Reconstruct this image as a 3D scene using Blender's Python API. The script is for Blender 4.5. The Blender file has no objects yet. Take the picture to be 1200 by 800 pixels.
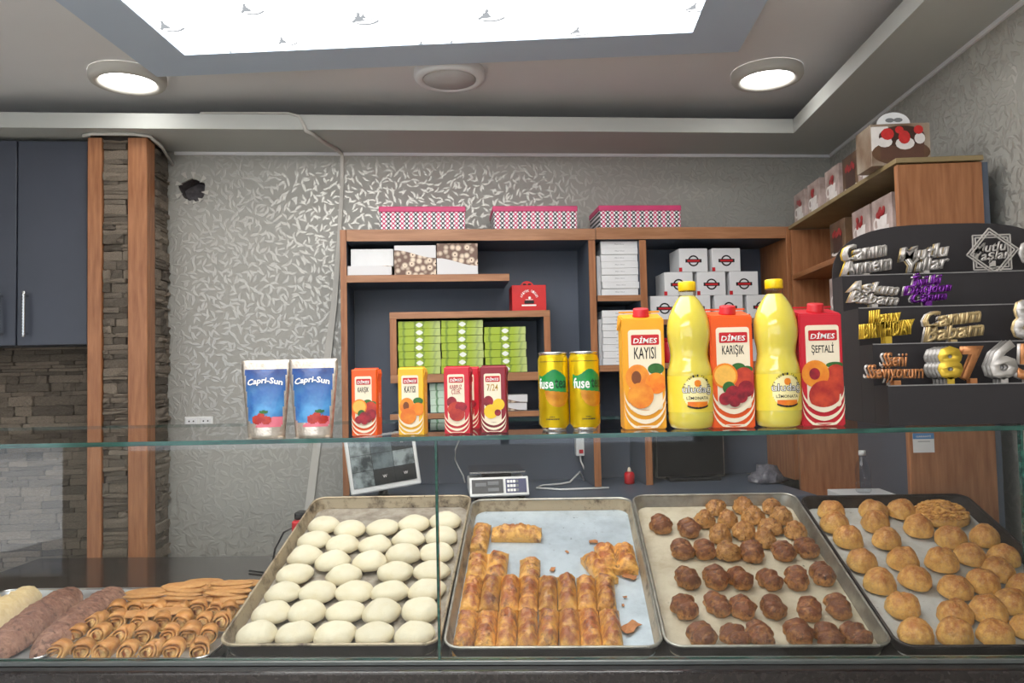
import bpy, bmesh, math, random
from mathutils import Vector, Matrix, noise
random.seed(7)
scene = bpy.context.scene
C = scene.collection
PI = math.pi
E = 1.45                                   # eye height

# ------------------------------------------------------------------ camera
F_PX, PITCH, ROLL, YAW = 920.0, .0447, -.0222, .0525
_fw = Vector((-math.sin(YAW)*math.cos(PITCH), math.cos(YAW)*math.cos(PITCH), math.sin(PITCH)))
_r0 = Vector((math.cos(YAW), math.sin(YAW), 0)); _u0 = _r0.cross(_fw)
_rt = math.cos(ROLL)*_r0 + math.sin(ROLL)*_u0
_up = -math.sin(ROLL)*_r0 + math.cos(ROLL)*_u0
cd = bpy.data.cameras.new('camera'); cam = bpy.data.objects.new('camera', cd); C.objects.link(cam)
cd.sensor_width = 36; cd.lens = 36*F_PX/1200; cd.clip_start = .02
_m = Matrix((_rt, _up, -_fw)).transposed().to_4x4(); _m.translation = Vector((0, 0, E))
cam.matrix_world = _m
scene.camera = cam

# ------------------------------------------------------------------ world, exposure
scene.view_settings.view_transform = 'Standard'
scene.view_settings.look = 'None'
scene.view_settings.gamma = 1
scene.view_settings.exposure = 0.15
w = bpy.data.worlds.new('street_sky'); scene.world = w; w.use_nodes = True
bgn = w.node_tree.nodes['Background']
bgn.inputs[0].default_value = (.80, .88, 1, 1); bgn.inputs[1].default_value = 2.2
sd = bpy.data.lights.new('street_sun', 'SUN'); sd.energy = 20; sd.angle = .02; sd.color = (1, .95, .88)
sun = bpy.data.objects.new('street_sun', sd); C.objects.link(sun); sun.rotation_euler = (math.radians(-42), 0, math.radians(12))   # added to light the street, from behind the building, for bounce onto the ceiling
PANEL_EMIT, LAMP_EMIT = 5.0, 12.0

# ------------------------------------------------------------------ photogrammetry of the place
def ray(x, y): return _rt*((x-600)/F_PX) + _up*((400-y)/F_PX) + _fw
EYE = Vector((0, 0, E))
def onZ(x, y, z): d = ray(x, y); return EYE + d*((z)/d.z)            # z relative to the eye
def onY(x, y, Y): d = ray(x, y); return EYE + d*(Y/d.y)
def onX(x, y, X): d = ray(x, y); return EYE + d*(X/d.x)
PHI = math.atan(.147)
WA = Vector((math.cos(PHI), math.sin(PHI), 0)); WN = Vector((math.sin(PHI), -math.cos(PHI), 0)); WO = Vector((0, 3.1, 0))
def WT(s, off, z): v = WO + WA*s + WN*off; v.z = z; return v          # along the back wall, out of it, height
def wall(x, y, off):
    d = ray(x, y); t = (WO + off*WN).dot(WN)/d.dot(WN); P = d*t
    return (P-WO).dot(WA), P.z + E
def wr(x0, y0, x1, y1, off):
    xm, ym = (x0+x1)/2, (y0+y1)/2
    return wall(x0, ym, off)[0], wall(x1, ym, off)[0], wall(xm, y1, off)[1], wall(xm, y0, off)[1]

# ------------------------------------------------------------------ object helpers
def obj(name, bm, mat, parent=None, smooth=False):
    if isinstance(bm, bpy.types.Mesh): me = bm
    else:
        me = bpy.data.meshes.new(name); bm.to_mesh(me); bm.free()
        if smooth:
            for p in me.polygons: p.use_smooth = True
    if mat and not me.materials: me.materials.append(mat)
    o = bpy.data.objects.new(name, me); C.objects.link(o)
    if parent: o.parent = parent
    return o
def tag(o, label, cat, group=None):
    o['label'] = label; o['category'] = cat
    if group: o['group'] = group
    return o
def thing(name, label, cat, loc=(0, 0, 0), rotz=0, group=None, rot=None):
    o = bpy.data.objects.new(name, None); C.objects.link(o); o.empty_display_size = .02
    o.location = loc; o.rotation_euler = rot if rot else (0, 0, rotz)
    return tag(o, label, cat, group)
def struct(name, bm, mat, parent=None):
    o = obj(name, bm, mat, parent)
    if not parent: o['kind'] = 'structure'
    return o
def dup(root, loc=None, rot=None, label=None, group=None):
    r = root.copy(); C.objects.link(r)
    if loc is not None: r.location = loc
    if rot is not None: r.rotation_euler = rot
    if label: r['label'] = label
    if group: r['group'] = group
    for ch in list(root.children):
        c = ch.copy(); C.objects.link(c); c.parent = r
        for g in ch.children:
            d = g.copy(); C.objects.link(d); d.parent = c
    return r

# ------------------------------------------------------------------ mesh helpers
def BM(): return bmesh.new()
def box(x0, x1, y0, y1, z0, z1, bev=0, seg=1, bm=None):
    t = bmesh.new()
    v = [t.verts.new((x, y, z)) for z in (z0, z1) for y in (y0, y1) for x in (x0, x1)]
    for q in ((0, 2, 3, 1), (4, 5, 7, 6), (0, 1, 5, 4), (2, 6, 7, 3), (0, 4, 6, 2), (1, 3, 7, 5)):
        t.faces.new([v[i] for i in q])
    if bev: bmesh.ops.bevel(t, geom=t.edges[:], offset=bev, segments=seg, affect='EDGES', profile=.5)
    return join(bm, t)
def join(bm, t, M=None):
    if M is not None: bmesh.ops.transform(t, matrix=M, verts=t.verts)
    if bm is None: return t
    mp = {}
    for v in t.verts: mp[v] = bm.verts.new(v.co)
    for f in t.faces:
        try:
            g = bm.faces.new([mp[v] for v in f.verts]); g.smooth = f.smooth; g.material_index = f.material_index
        except ValueError: pass
    t.free(); return bm
def lathe(prof, seg=24, bm=None, cap=True):
    t = bmesh.new(); rings = []
    for r, z in prof: rings.append([t.verts.new((r*math.cos(2*PI*i/seg), r*math.sin(2*PI*i/seg), z)) for i in range(seg)])
    for a, b in zip(rings, rings[1:]):
        for i in range(seg): t.faces.new((a[i], a[(i+1) % seg], b[(i+1) % seg], b[i])).smooth = True
    if cap: t.faces.new(rings[0][::-1]); t.faces.new(rings[-1])
    return join(bm, t)
def prism(poly, y0, y1, bm=None):            # poly in x,z, extruded along y
    t = bmesh.new()
    a = [t.verts.new((x, y0, z)) for x, z in poly]; b = [t.verts.new((x, y1, z)) for x, z in poly]
    n = len(poly)
    t.faces.new(a); t.faces.new(b[::-1])
    for i in range(n): t.faces.new((a[i], b[i], b[(i+1) % n], a[(i+1) % n]))
    bmesh.ops.recalc_face_normals(t, faces=t.faces)
    return join(bm, t)
def flat(poly, y=0, bm=None, t=.0003):       # thin printed shape facing -y
    return prism(poly, y-t, y, bm)
def tube(pts, r, seg=8, bm=None):
    t = bmesh.new(); pts = [Vector(p) for p in pts]; rings = []
    for i, p in enumerate(pts):
        d = (pts[min(i+1, len(pts)-1)] - pts[max(i-1, 0)]).normalized()
        a = d.cross(Vector((0, 0, 1)));
        if a.length < .1: a = d.cross(Vector((1, 0, 0)))
        a.normalize(); b = d.cross(a)
        rr = r[i] if isinstance(r, (list, tuple)) else r
        rings.append([t.verts.new(p + a*rr*math.cos(2*PI*k/seg) + b*rr*math.sin(2*PI*k/seg)) for k in range(seg)])
    for A, B in zip(rings, rings[1:]):
        for k in range(seg): t.faces.new((A[k], A[(k+1) % seg], B[(k+1) % seg], B[k])).smooth = True
    t.faces.new(rings[0]); t.faces.new(rings[-1][::-1])
    bmesh.ops.recalc_face_normals(t, faces=t.faces)
    return join(bm, t)
def circ(cx, cz, r, n=20, rz=None, a0=0, a1=2*PI):
    rz = rz or r
    return [(cx+r*math.cos(a0+(a1-a0)*i/n), cz+rz*math.sin(a0+(a1-a0)*i/n)) for i in range(n)]
def rrect(x0, x1, z0, z1, r, n=4):
    o = []
    for cx, cz, a in ((x1-r, z0+r, -PI/2), (x1-r, z1-r, 0), (x0+r, z1-r, PI/2), (x0+r, z0+r, PI)):
        for i in range(n+1): o.append((cx+r*math.cos(a+PI/2*i/n), cz+r*math.sin(a+PI/2*i/n)))
    return o
def band(cx, cz, r0, r1, a0, a1, n=14, k=1.0):
    o = [(cx+r1*math.cos(a0+(a1-a0)*i/n), cz+k*r1*math.sin(a0+(a1-a0)*i/n)) for i in range(n+1)]
    return o + [(cx+r0*math.cos(a1+(a0-a1)*i/n), cz+k*r0*math.sin(a1+(a0-a1)*i/n)) for i in range(n+1)]
def ring(cx, cz, r0, r1, y, n=20, t=.0003, bm=None):
    for i in range(n):
        a, b = 2*PI*i/n, 2*PI*(i+1)/n
        q = [(cx+r*math.cos(c), cz+r*math.sin(c)) for r, c in ((r0, a), (r1, a), (r1, b), (r0, b))]
        bm = flat(q, y, bm, t)
    return bm
_txt = {}
def text(s, w, h=None, ext=.0003, shear=0, bold=0, M=None, bm=None, sp=1.0, ls=.78):    # lettering centred on 0, facing -y
    key = (s, shear, bold, ext, sp)
    cu = bpy.data.curves.new('lettering', 'FONT'); cu.body = s; cu.size = 1; cu.shear = shear; cu.offset = bold
    cu.resolution_u = 2; cu.align_x = 'CENTER'; cu.space_line = ls; cu.space_character = sp
    ob = bpy.data.objects.new('lettering', cu); me = ob.to_mesh()
    t = bmesh.new(); t.from_mesh(me); ob.to_mesh_clear(); bpy.data.objects.remove(ob); bpy.data.curves.remove(cu)
    xs = [v.co.x for v in t.verts]; ys = [v.co.y for v in t.verts]
    cx, cy = (min(xs)+max(xs))/2, (min(ys)+max(ys))/2
    sx = w/(max(xs)-min(xs)); sy = h/(max(ys)-min(ys)) if h else sx
    for v in t.verts: v.co = Vector(((v.co.x-cx)*sx, 0, (v.co.y-cy)*sy))
    if ext:
        bmesh.ops.remove_doubles(t, verts=t.verts, dist=1e-6)
        r = bmesh.ops.extrude_face_region(t, geom=t.faces[:])
        bmesh.ops.translate(t, vec=(0, -ext, 0), verts=[v for v in r['geom'] if isinstance(v, bmesh.types.BMVert)])
        bmesh.ops.recalc_face_normals(t, faces=t.faces)
    return join(bm, t, M)
def TR(x, y, z): return Matrix.Translation((x, y, z))
def n3(v, s, seed=0): return noise.noise(Vector(v)*s + Vector((seed*7.3, seed*3.1, seed*11.7)))
def blob(rx, ry, h, amp=.1, freq=1.5, seed=0, flat_z=.25, sub=3, fine=0):       # a low rounded bun on z = 0
    t = bmesh.new(); bmesh.ops.create_icosphere(t, subdivisions=sub, radius=1)
    for v in t.verts:
        d = v.co.normalized(); k = 1 + amp*n3(d, freq, seed) + (fine*n3(d, freq*5, seed+3) if fine else 0)
        z = d.z if d.z > 0 else d.z*flat_z
        v.co = Vector((d.x*rx*k, d.y*ry*k, (z+flat_z)/(1+flat_z)*h*(k if d.z > 0 else 1)))
        if v.co.z < 0: v.co.z = 0
    for f in t.faces: f.smooth = True
    return t

# ------------------------------------------------------------------ material helpers
def srgb(r, g, b): return tuple(((c/255)/12.92 if c/255 <= .04045 else ((c/255+.055)/1.055)**2.4) for c in (r, g, b))
class NT:
    def __init__(s, name):
        s.m = bpy.data.materials.new(name); s.m.use_nodes = True; s.t = s.m.node_tree; s.n = s.t.nodes
        s.p = s.n['Principled BSDF']; s.out = s.n['Material Output']
    def add(s, ty, **k):
        n = s.n.new(ty)
        for a, b in k.items():
            if a.startswith('i'):
                key = a[1:]; key = int(key) if key.isdigit() else key
                n.inputs[key].default_value = b
            else: setattr(n, a, b)
        return n
    def ln(s, a, b): s.t.links.new(a, b)
    def math(s, op, a, b=None, c=None):
        n = s.n.new('ShaderNodeMath'); n.operation = op
        for i, v in enumerate((a, b, c)):
            if v is None: continue
            if isinstance(v, (int, float)): n.inputs[i].default_value = v
            else: s.ln(v, n.inputs[i])
        return n.outputs[0]
    def mix(s, f, a, b):
        n = s.n.new('ShaderNodeMix'); n.data_type = 'RGBA'
        for i, v in ((0, f), (6, a), (7, b)):
            if isinstance(v, (int, float)): n.inputs[i].default_value = v
            elif isinstance(v, tuple): n.inputs[i].default_value = (*v[:3], 1)
            else: s.ln(v, n.inputs[i])
        return n.outputs[2]
    def coord(s, sc=(1, 1, 1), which='Object', loc=(0, 0, 0)):
        tc = s.n.new('ShaderNodeTexCoord'); mp = s.n.new('ShaderNodeMapping')
        mp.inputs['Scale'].default_value = sc; mp.inputs['Location'].default_value = loc
        s.ln(tc.outputs[which], mp.inputs[0]); return mp.outputs[0]
    def noise(s, v, scale, det=3, rough=.55):
        n = s.add('ShaderNodeTexNoise', iScale=scale, iDetail=det, iRoughness=rough); s.ln(v, n.inputs['Vector']); return n.outputs[0]
    def ramp(s, f, lo, hi):
        n = s.n.new('ShaderNodeMapRange'); n.inputs[1].default_value = lo; n.inputs[2].default_value = hi
        s.ln(f, n.inputs[0]); return n.outputs[0]
    def sep(s, v):
        n = s.n.new('ShaderNodeSeparateXYZ'); s.ln(v, n.inputs[0]); return n.outputs
    def bump(s, h, st, dist=.002):
        n = s.add('ShaderNodeBump', iStrength=st, iDistance=dist); s.ln(h, n.inputs['Height']); s.ln(n.outputs[0], s.p.inputs['Normal'])
def pm(name, col, rough=.5, metal=0, col2=None, var=.12, scale=25, stretch=(1, 1, 1), bump=0, bscale=None, coat=0, sss=0, rnd=0, lo=.35, hi=.65, spec=.5, trans=0, dist=.002):
    m = NT(name); v = m.coord(stretch); f = m.ramp(m.noise(v, scale, 4), lo, hi)
    c2 = col2 or tuple(c*(1-var) for c in col)
    out = m.mix(f, c2, col)
    if rnd:
        oi = m.n.new('ShaderNodeObjectInfo'); hs = m.n.new('ShaderNodeHueSaturation')
        m.ln(out, hs.inputs['Color']); m.ln(m.math('MULTIPLY_ADD', oi.outputs['Random'], 2*rnd, 1-rnd), hs.inputs['Value']); out = hs.outputs[0]
    m.ln(out, m.p.inputs['Base Color'])
    m.p.inputs['Roughness'].default_value = rough; m.p.inputs['Metallic'].default_value = metal
    m.p.inputs['Coat Weight'].default_value = coat; m.p.inputs['Subsurface Weight'].default_value = sss
    m.p.inputs['Subsurface Radius'].default_value = (.02, .012, .006); m.p.inputs['Specular IOR Level'].default_value = spec
    m.p.inputs['Transmission Weight'].default_value = trans
    if bump: m.bump(m.noise(v, bscale or scale, 4), bump, dist)
    return m.m
def crust(name, pale, brown, z0, z1, nsc=30, namp=.6, rough=.45, bump=.4, bsc=90, coat=0, rnd=.1, dark=None, dsc=60, soft=.2):
    m = NT(name); v = m.coord(); z = m.sep(v)[2]
    oi = m.n.new('ShaderNodeObjectInfo')
    off = m.n.new('ShaderNodeVectorMath'); off.operation = 'ADD'
    cb = m.n.new('ShaderNodeCombineXYZ'); m.ln(m.math('MULTIPLY', oi.outputs['Random'], 3.0), cb.inputs[0]); m.ln(v, off.inputs[0]); m.ln(cb.outputs[0], off.inputs[1])
    vv = off.outputs[0]; n = m.noise(vv, nsc*2.2, 5, .65)
    f = m.math('ADD', m.ramp(z, z0, z1), m.math('MULTIPLY', m.math('SUBTRACT', m.ramp(n, .5-soft, .5+soft), .5), namp*1.5))
    cl = m.n.new('ShaderNodeClamp'); m.ln(f, cl.inputs[0])
    c = m.mix(cl.outputs[0], pale, brown)
    if dark: c = m.mix(m.ramp(m.noise(vv, dsc*1.8, 5, .7), .54, .66), c, dark)
    hs = m.n.new('ShaderNodeHueSaturation'); m.ln(c, hs.inputs['Color']); m.ln(m.math('MULTIPLY_ADD', oi.outputs['Random'], 2*rnd, 1-rnd), hs.inputs['Value'])
    m.ln(hs.outputs[0], m.p.inputs['Base Color']); m.p.inputs['Roughness'].default_value = rough; m.p.inputs['Coat Weight'].default_value = coat
    m.p.inputs['Coat Roughness'].default_value = .25
    if bump: m.bump(m.noise(vv, bsc*4, 5, .65), bump*1.3, .003)
    return m.m
def glass_mat(name, tint=(.985, .994, .99), rough=0, ior=1.5):
    m = NT(name); m.n.remove(m.p)
    tr = m.add('ShaderNodeBsdfTransparent'); tr.inputs[0].default_value = (*tint, 1)
    gl = m.add('ShaderNodeBsdfGlossy', iRoughness=rough); fr = m.n.new('ShaderNodeFresnel'); ge = m.n.new('ShaderNodeNewGeometry')
    m.ln(m.math('MULTIPLY_ADD', ge.outputs['Backfacing'], 1/ior-ior, ior), fr.inputs['IOR'])
    mx = m.n.new('ShaderNodeMixShader'); m.ln(fr.outputs[0], mx.inputs[0]); m.ln(tr.outputs[0], mx.inputs[1]); m.ln(gl.outputs[0], mx.inputs[2])
    m.ln(mx.outputs[0], m.out.inputs['Surface']); return m.m
def emit(name, col, st):
    m = NT(name); m.n.remove(m.p); e = m.add('ShaderNodeEmission'); v = m.coord(); n = m.noise(v, 3, 2)
    m.ln(m.mix(n, tuple(c*.97 for c in col), col), e.inputs[0]); e.inputs[1].default_value = st
    m.ln(e.outputs[0], m.out.inputs['Surface']); return m.m

def wallpaper_mat():
    m = NT('leaf_wallpaper'); tc = m.n.new('ShaderNodeTexCoord')
    s = m.sep(tc.outputs['Object']); cb = m.n.new('ShaderNodeCombineXYZ'); m.ln(s[0], cb.inputs[0]); m.ln(s[2], cb.inputs[1])
    tot = None
    for k, (sc, ox) in enumerate(((29, 0), (34, 5.3))):
        mp = m.n.new('ShaderNodeMapping'); mp.inputs['Location'].default_value = (ox, ox*.7, 0); mp.inputs['Scale'].default_value = (sc,)*3
        m.ln(cb.outputs[0], mp.inputs[0])
        vo = m.n.new('ShaderNodeTexVoronoi'); vo.voronoi_dimensions = '2D'; vo.inputs['Scale'].default_value = 1; vo.inputs['Randomness'].default_value = .8
        m.ln(mp.outputs[0], vo.inputs['Vector'])
        df = m.n.new('ShaderNodeVectorMath'); df.operation = 'SUBTRACT'; m.ln(mp.outputs[0], df.inputs[0]); m.ln(vo.outputs['Position'], df.inputs[1])
        vr = m.n.new('ShaderNodeVectorRotate'); vr.rotation_type = 'Z_AXIS'
        m.ln(df.outputs[0], vr.inputs['Vector']); cs = m.sep(vo.outputs['Color']); m.ln(m.math('MULTIPLY', cs[0], 12.6), vr.inputs['Angle'])
        q = m.sep(vr.outputs[0])
        bend = m.math('MULTIPLY', m.math('SUBTRACT', cs[1], .5), 1.6)
        u2 = m.math('MULTIPLY', q[0], q[0])
        vv = m.math('ABSOLUTE', m.math('SUBTRACT', q[1], m.math('MULTIPLY', bend, u2)))
        wid = m.math('MULTIPLY', m.math('SUBTRACT', 1, m.math('MULTIPLY', u2, 3.2)), .15)
        st = m.ramp(m.math('SUBTRACT', wid, vv), -.02, .03)
        tot = st if tot is None else m.math('MAXIMUM', tot, st)
    lg = m.noise(cb.outputs[0], 1.6, 2)
    base = m.mix(lg, srgb(152, 150, 142), srgb(167, 165, 158))
    m.ln(m.mix(tot, base, srgb(172, 169, 162)), m.p.inputs['Base Color'])
    m.ln(m.math('MULTIPLY', tot, .45), m.p.inputs['Metallic'])
    m.ln(m.math('MULTIPLY_ADD', tot, -.22, .55), m.p.inputs['Roughness'])
    m.bump(m.math('MULTIPLY_ADD', m.noise(cb.outputs[0], 180, 2), .12, tot), .35, .0015)
    return m.m

M = {}
M['paper_wall'] = wallpaper_mat()
M['ceil'] = pm('ceiling_plaster', srgb(232, 231, 232), .8, var=.04, scale=2)
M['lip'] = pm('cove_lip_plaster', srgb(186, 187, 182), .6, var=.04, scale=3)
M['recess'] = pm('recess_plaster', srgb(196, 210, 228), .7, var=.03, scale=3)
M['floor'] = pm('floor_tile', srgb(226, 222, 214), .35, scale=4)
M['plain'] = pm('plain_plaster', srgb(200, 196, 188), .8, var=.05, scale=3)
M['wood'] = pm('oak_laminate', srgb(174, 118, 78), .42, col2=srgb(138, 86, 52), scale=9, stretch=(9, 9, .8), lo=.3, hi=.7, bump=.06, bscale=30)
M['woodh'] = pm('oak_laminate_lengthwise', srgb(178, 128, 92), .4, col2=srgb(148, 100, 66), scale=9, stretch=(.8, 9, 9), lo=.3, hi=.7, bump=.05, bscale=30)
M['woody'] = pm('oak_laminate_deep', srgb(176, 118, 74), .4, col2=srgb(142, 88, 50), scale=9, stretch=(9, .8, 9), lo=.3, hi=.7)
M['navy'] = pm('navy_laminate', srgb(64, 68, 80), .35, var=.1, scale=5)
M['navyd'] = pm('dark_navy_panel', srgb(86, 94, 108), .45, var=.1, scale=5)
M['granite'] = pm('dark_granite', srgb(44, 38, 37), .16, col2=srgb(28, 24, 24), scale=120, coat=.2)
M['glass'] = glass_mat('clear_case_glass', ior=1.65)
_n = NT('glass_inner_face'); _n.n.remove(_n.p); _b = _n.add('ShaderNodeBsdfTransparent'); _b.inputs[0].default_value = (.985, .994, .99, 1); _n.ln(_b.outputs[0], _n.out.inputs['Surface']); M['glass_in'] = _n.m
M['glass_edge'] = pm('green_glass_edge', srgb(16, 56, 49), .12, col2=srgb(40, 92, 80), scale=14, stretch=(1, 8, 8), coat=.6)
M['alu'] = pm('aluminium_tray', srgb(196, 202, 206), .34, metal=.75, var=.15, scale=18, bump=.08, bscale=60)
M['alu_rim'] = pm('worn_tray_rim', srgb(180, 176, 166), .35, metal=.8, var=.3, scale=30)
M['tray_dark'] = pm('burnt_dark_tray', srgb(58, 48, 44), .45, metal=.4, col2=srgb(34, 28, 27), scale=22, bump=.1)
M['silver'] = pm('bright_silver', srgb(214, 214, 214), .2, metal=1, var=.1)
M['white'] = pm('white_card', srgb(226, 226, 226), .6, var=.04)
M['whitep'] = pm('white_plastic', srgb(225, 225, 222), .35, var=.03)
M['black'] = pm('black_plastic', srgb(28, 28, 30), .4, var=.2)
M['ink'] = pm('black_ink', srgb(26, 24, 24), .6, var=.1)
M['greyink'] = pm('grey_ink', srgb(120, 122, 124), .6, var=.1)
M['whiteink'] = pm('white_ink', srgb(244, 242, 238), .5, var=.03)
M['cream'] = pm('cream_print', srgb(240, 226, 200), .45, var=.03)
M['redink'] = pm('red_print', srgb(196, 26, 36), .45, var=.06)
M['grout'] = pm('dark_mortar', srgb(62, 55, 50), .85, var=.2, scale=40)
M['stone'] = pm('split_stone', srgb(158, 145, 128), .8, col2=srgb(92, 81, 72), scale=22, stretch=(.6, .6, 2), bump=.8, bscale=60, rnd=.42, lo=.3, hi=.7, dist=.006)

# ================================================================== THE SETTING
ZS, ZC = E+.8846, E+1.0136        # soffit underside, main ceiling
XR, XL, YF = 1.1586, -5.6, -2.6
WD = .147
# --- back wall with the torn hole
def back_wall():
    bm = BM(); s0, s1 = -5.8, 1.21
    hs, hz = wall(225, 222, 0)
    HX, HZ = .075, .08
    nA = 28; loop = []; outer = []
    for i in range(nA):
        a = 2*PI*i/nA
        r = .046*(1+.16*math.sin(2.3*a+1)+.22*n3((math.cos(a), math.sin(a), 0), 2.2, 4)+random.uniform(-.09, .09))
        loop.append((hs+r*.92*math.cos(a), hz+r*1.12*math.sin(a)))
        k = 1/max(abs(math.cos(a))/HX, abs(math.sin(a))/HZ)
        outer.append((hs+k*math.cos(a), hz+k*math.sin(a)))
    V = lambda x, z, y=0: bm.verts.new((x, y, z))
    L = [V(*p) for p in loop]; O = [V(*p) for p in outer]
    Li = [V(p[0]*1+.004*random.uniform(-1, 1), p[1], .012) for p in loop]; D = [V(p[0], p[1], .085) for p in loop]
    for i in range(nA):
        j = (i+1) % nA
        bm.faces.new((O[i], O[j], L[j], L[i]))
        f = bm.faces.new((L[i], L[j], Li[j], Li[i])); f.material_index = 1
        f = bm.faces.new((Li[i], Li[j], D[j], D[i])); f.material_index = 2
    f = bm.faces.new(D); f.material_index = 2
    zt = ZC+.3
    for x0, x1, z0, z1 in ((s0, hs-HX, 0, zt), (hs+HX, s1, 0, zt), (hs-HX, hs+HX, 0, hz-HZ), (hs-HX, hs+HX, hz+HZ, zt)):
        bm.faces.new((V(x0, z0), V(x1, z0), V(x1, z1), V(x0, z1)))
    # corner fillers between the ring and its square frame
    for sx in (-1, 1):
        for sz in (-1, 1):
            c = (hs+sx*HX, hz+sz*HZ)
            pts = sorted([p for p in outer if (p[0]-hs)*sx > HX*.7 and (p[1]-hz)*sz > HZ*.7], key=lambda p: math.atan2(p[1]-hz, p[0]-hs))
            bm.faces.new([V(*c)]+[V(*p) for p in pts]) if len(pts) > 1 else None
    box(s0, s1, .09, .2, 0, zt, bm=bm)
    bmesh.ops.recalc_face_normals(bm, faces=bm.faces)
    o = struct('wall_back', bm, M['paper_wall'])
    o.data.materials.append(M['plain']); o.data.materials.append(pm('broken_brick_dust', srgb(112, 106, 108), .9, var=.35, scale=60, bump=.6))
    for k in range(9):
        a = 2*PI*k/9+random.uniform(-.2, .2); ca, sa = math.cos(a), math.sin(a); r0, r1 = .036, .05+random.uniform(0, .018)
        q = [(hs+r1*ca-.009*sa, hz+r1*1.1*sa+.009*ca), (hs+r1*ca+.009*sa, hz+r1*1.1*sa-.009*ca), (hs+r0*ca+.003*sa, hz+r0*1.15*sa-.003*ca)]
        f = obj('torn_flap', prism(q, -.003-random.uniform(0, .003), -.0008), M['plain'], o)
    o.location = WT(0, 0, 0); o.rotation_euler.z = PHI
back_wall()
o = struct('wall_right', box(YF, 3.45, -.12, 0, 0, ZC+.3), M['paper_wall']); o.location = (XR, 0, 0); o.rotation_euler.z = PI/2
struct('wall_left', box(XL-.12, XL, YF, 3.2, 0, ZC+.3), M['plain'])
bm = box(-3.45, -3.1, YF-.12, YF, 0, ZC+.3); box(-3.1, XR, YF-.12, YF, 0, .98, bm=bm); box(-3.1, XR, YF-.12, YF, 2.3, ZC+.3, bm=bm); box(1.0, XR, YF-.12, YF, .98, 2.3, bm=bm); box(XL, -5.35, YF-.12, YF, 0, ZC+.3, bm=bm)
box(-5.35, -3.45, YF-.12, YF, 0, .12, bm=bm); box(-5.35, -3.45, YF-.12, YF, 2.25, ZC+.3, bm=bm)
struct('wall_front', bm, M['plain'])
g = struct('window_1', box(-5.35, -3.45, YF-.07, YF-.06, .12, 2.25), M['glass'])
bm = None
for x in (-5.33, -4.4, -3.47): bm = box(x-.03, x+.03, YF-.1, YF-.03, .12, 2.25, bm=bm)
obj('window_frame', bm, M['silver'], g)
g = struct('added_window', box(-3.1, 1.0, YF-.07, YF-.06, .98, 2.3), M['glass'])  # unseen window, added to let more daylight into the room
bm = None
for x in (-3.07, -1.7, -.35, .97): bm = box(x-.03, x+.03, YF-.1, YF-.03, .98, 2.3, bm=bm)
obj('window_frame', bm, M['silver'], g)
struct('floor', box(XL, XR, YF, 3.3, -.1, 0), M['floor'])
struct('street_pavement', box(-14, 6, -14, YF-.12, -.22, -.12), pm('grey_pavement', srgb(190, 192, 196), .8, scale=6))
# --- ceiling, and the boxed frame round the light panel that hangs a little below it
ZP = E+.985
RX0, RX1, RY0, RY1 = -1.248, .592, .35, 2.415
PX0, PX1, PY0, PY1 = -1.084, .426, .5, 2.262
struct('ceiling', box(XL, XR, YF, 3.45, ZC, ZC+.03), M['ceil'])
for k, (x0, x1, y0, y1) in enumerate(((RX0, PX0, RY0, RY1), (PX1, RX1, RY0, RY1), (PX0, PX1, RY0, PY0), (PX0, PX1, PY1, RY1))):
    struct('trim_%d' % (k+3), box(x0, x1, y0, y1, ZP, ZC-.0005), M['recess'])
# --- dropped soffit with a cove lip along the back and right walls
def soffit(z0, z1, o0, x0, name, mat):
    bm = BM()
    yb = lambda x, off: 3.1+WD*x-off/math.cos(PHI)
    P = [(XL, yb(XL, o0)), (x0, yb(x0, o0)), (x0, YF), (XR, YF), (XR, yb(XR, 0)), (XL, yb(XL, 0))]
    a = [bm.verts.new((x, y, z0)) for x, y in P]; b = [bm.verts.new((x, y, z1)) for x, y in P]
    bm.faces.new(a); bm.faces.new(b)
    for i in range(6): bm.faces.new((a[i], a[(i+1) % 6], b[(i+1) % 6], b[i]))
    bmesh.ops.recalc_face_normals(bm, faces=bm.faces)
    return struct(name, bm, mat)
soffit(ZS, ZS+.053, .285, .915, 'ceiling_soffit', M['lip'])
o = struct('trim_1', box(-1.44, 1.19, -.008, 0, ZS-.012, ZS-.0005), M['ceil']); o.location = WT(0, 0, 0); o.rotation_euler.z = PHI
o = struct('trim_2', box(YF, 3.25, 0, .008, ZS-.012, ZS-.0005), M['ceil']); o.location = (XR, 0, 0); o.rotation_euler.z = PI/2
# --- ceiling lights
panel_m = emit('lit_panel_film', (1, .985, .965), PANEL_EMIT)
t = thing('light_panel', 'large glowing rectangular light panel recessed into the ceiling', 'ceiling light', ((PX0+PX1)/2, (PY0+PY1)/2, ZP))
cx, cy = (PX0+PX1)/2, (PY0+PY1)/2
obj('diffuser_film', box(PX0-cx+.001, PX1-cx-.001, PY0-cy+.001, PY1-cy-.001, .003, .013), panel_m, t)
bird = emit('faint_grey_film_print', (.72, .76, .8), .62)
for px, py, sc in ((178, 22, 1.2), (322, 42, 1), (262, 58, 1), (410, 12, 1.3), (420, 15, .7), (488, 47, .9), (524, 46, .9), (563, 8, 1.3), (673, 30, 1), (752, 38, 1), (812, 1, 1), (276, 2, 1.1)):
    p = onZ(px, py, ZP-E); q = sc*.05
    bm = None
    for a0, a1, r0, r1, ox in ((.25, 1.1, .82, .95, -.6), (.9, 2.0, .9, 1.0, .35), (1.2, 1.75, .45, .75, .1)):
        t2 = prism(band(ox, 0, r0, r1, a0, a1, 8), 0, .0006)
        for v in t2.verts: v.co = Vector((v.co.x*q, v.co.z*q*1.5, v.co.y))
        bm = join(bm, t2)
    b = obj('film_motif', bm, bird, t); b.location = (p.x-cx, p.y-cy, .0022)
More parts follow.
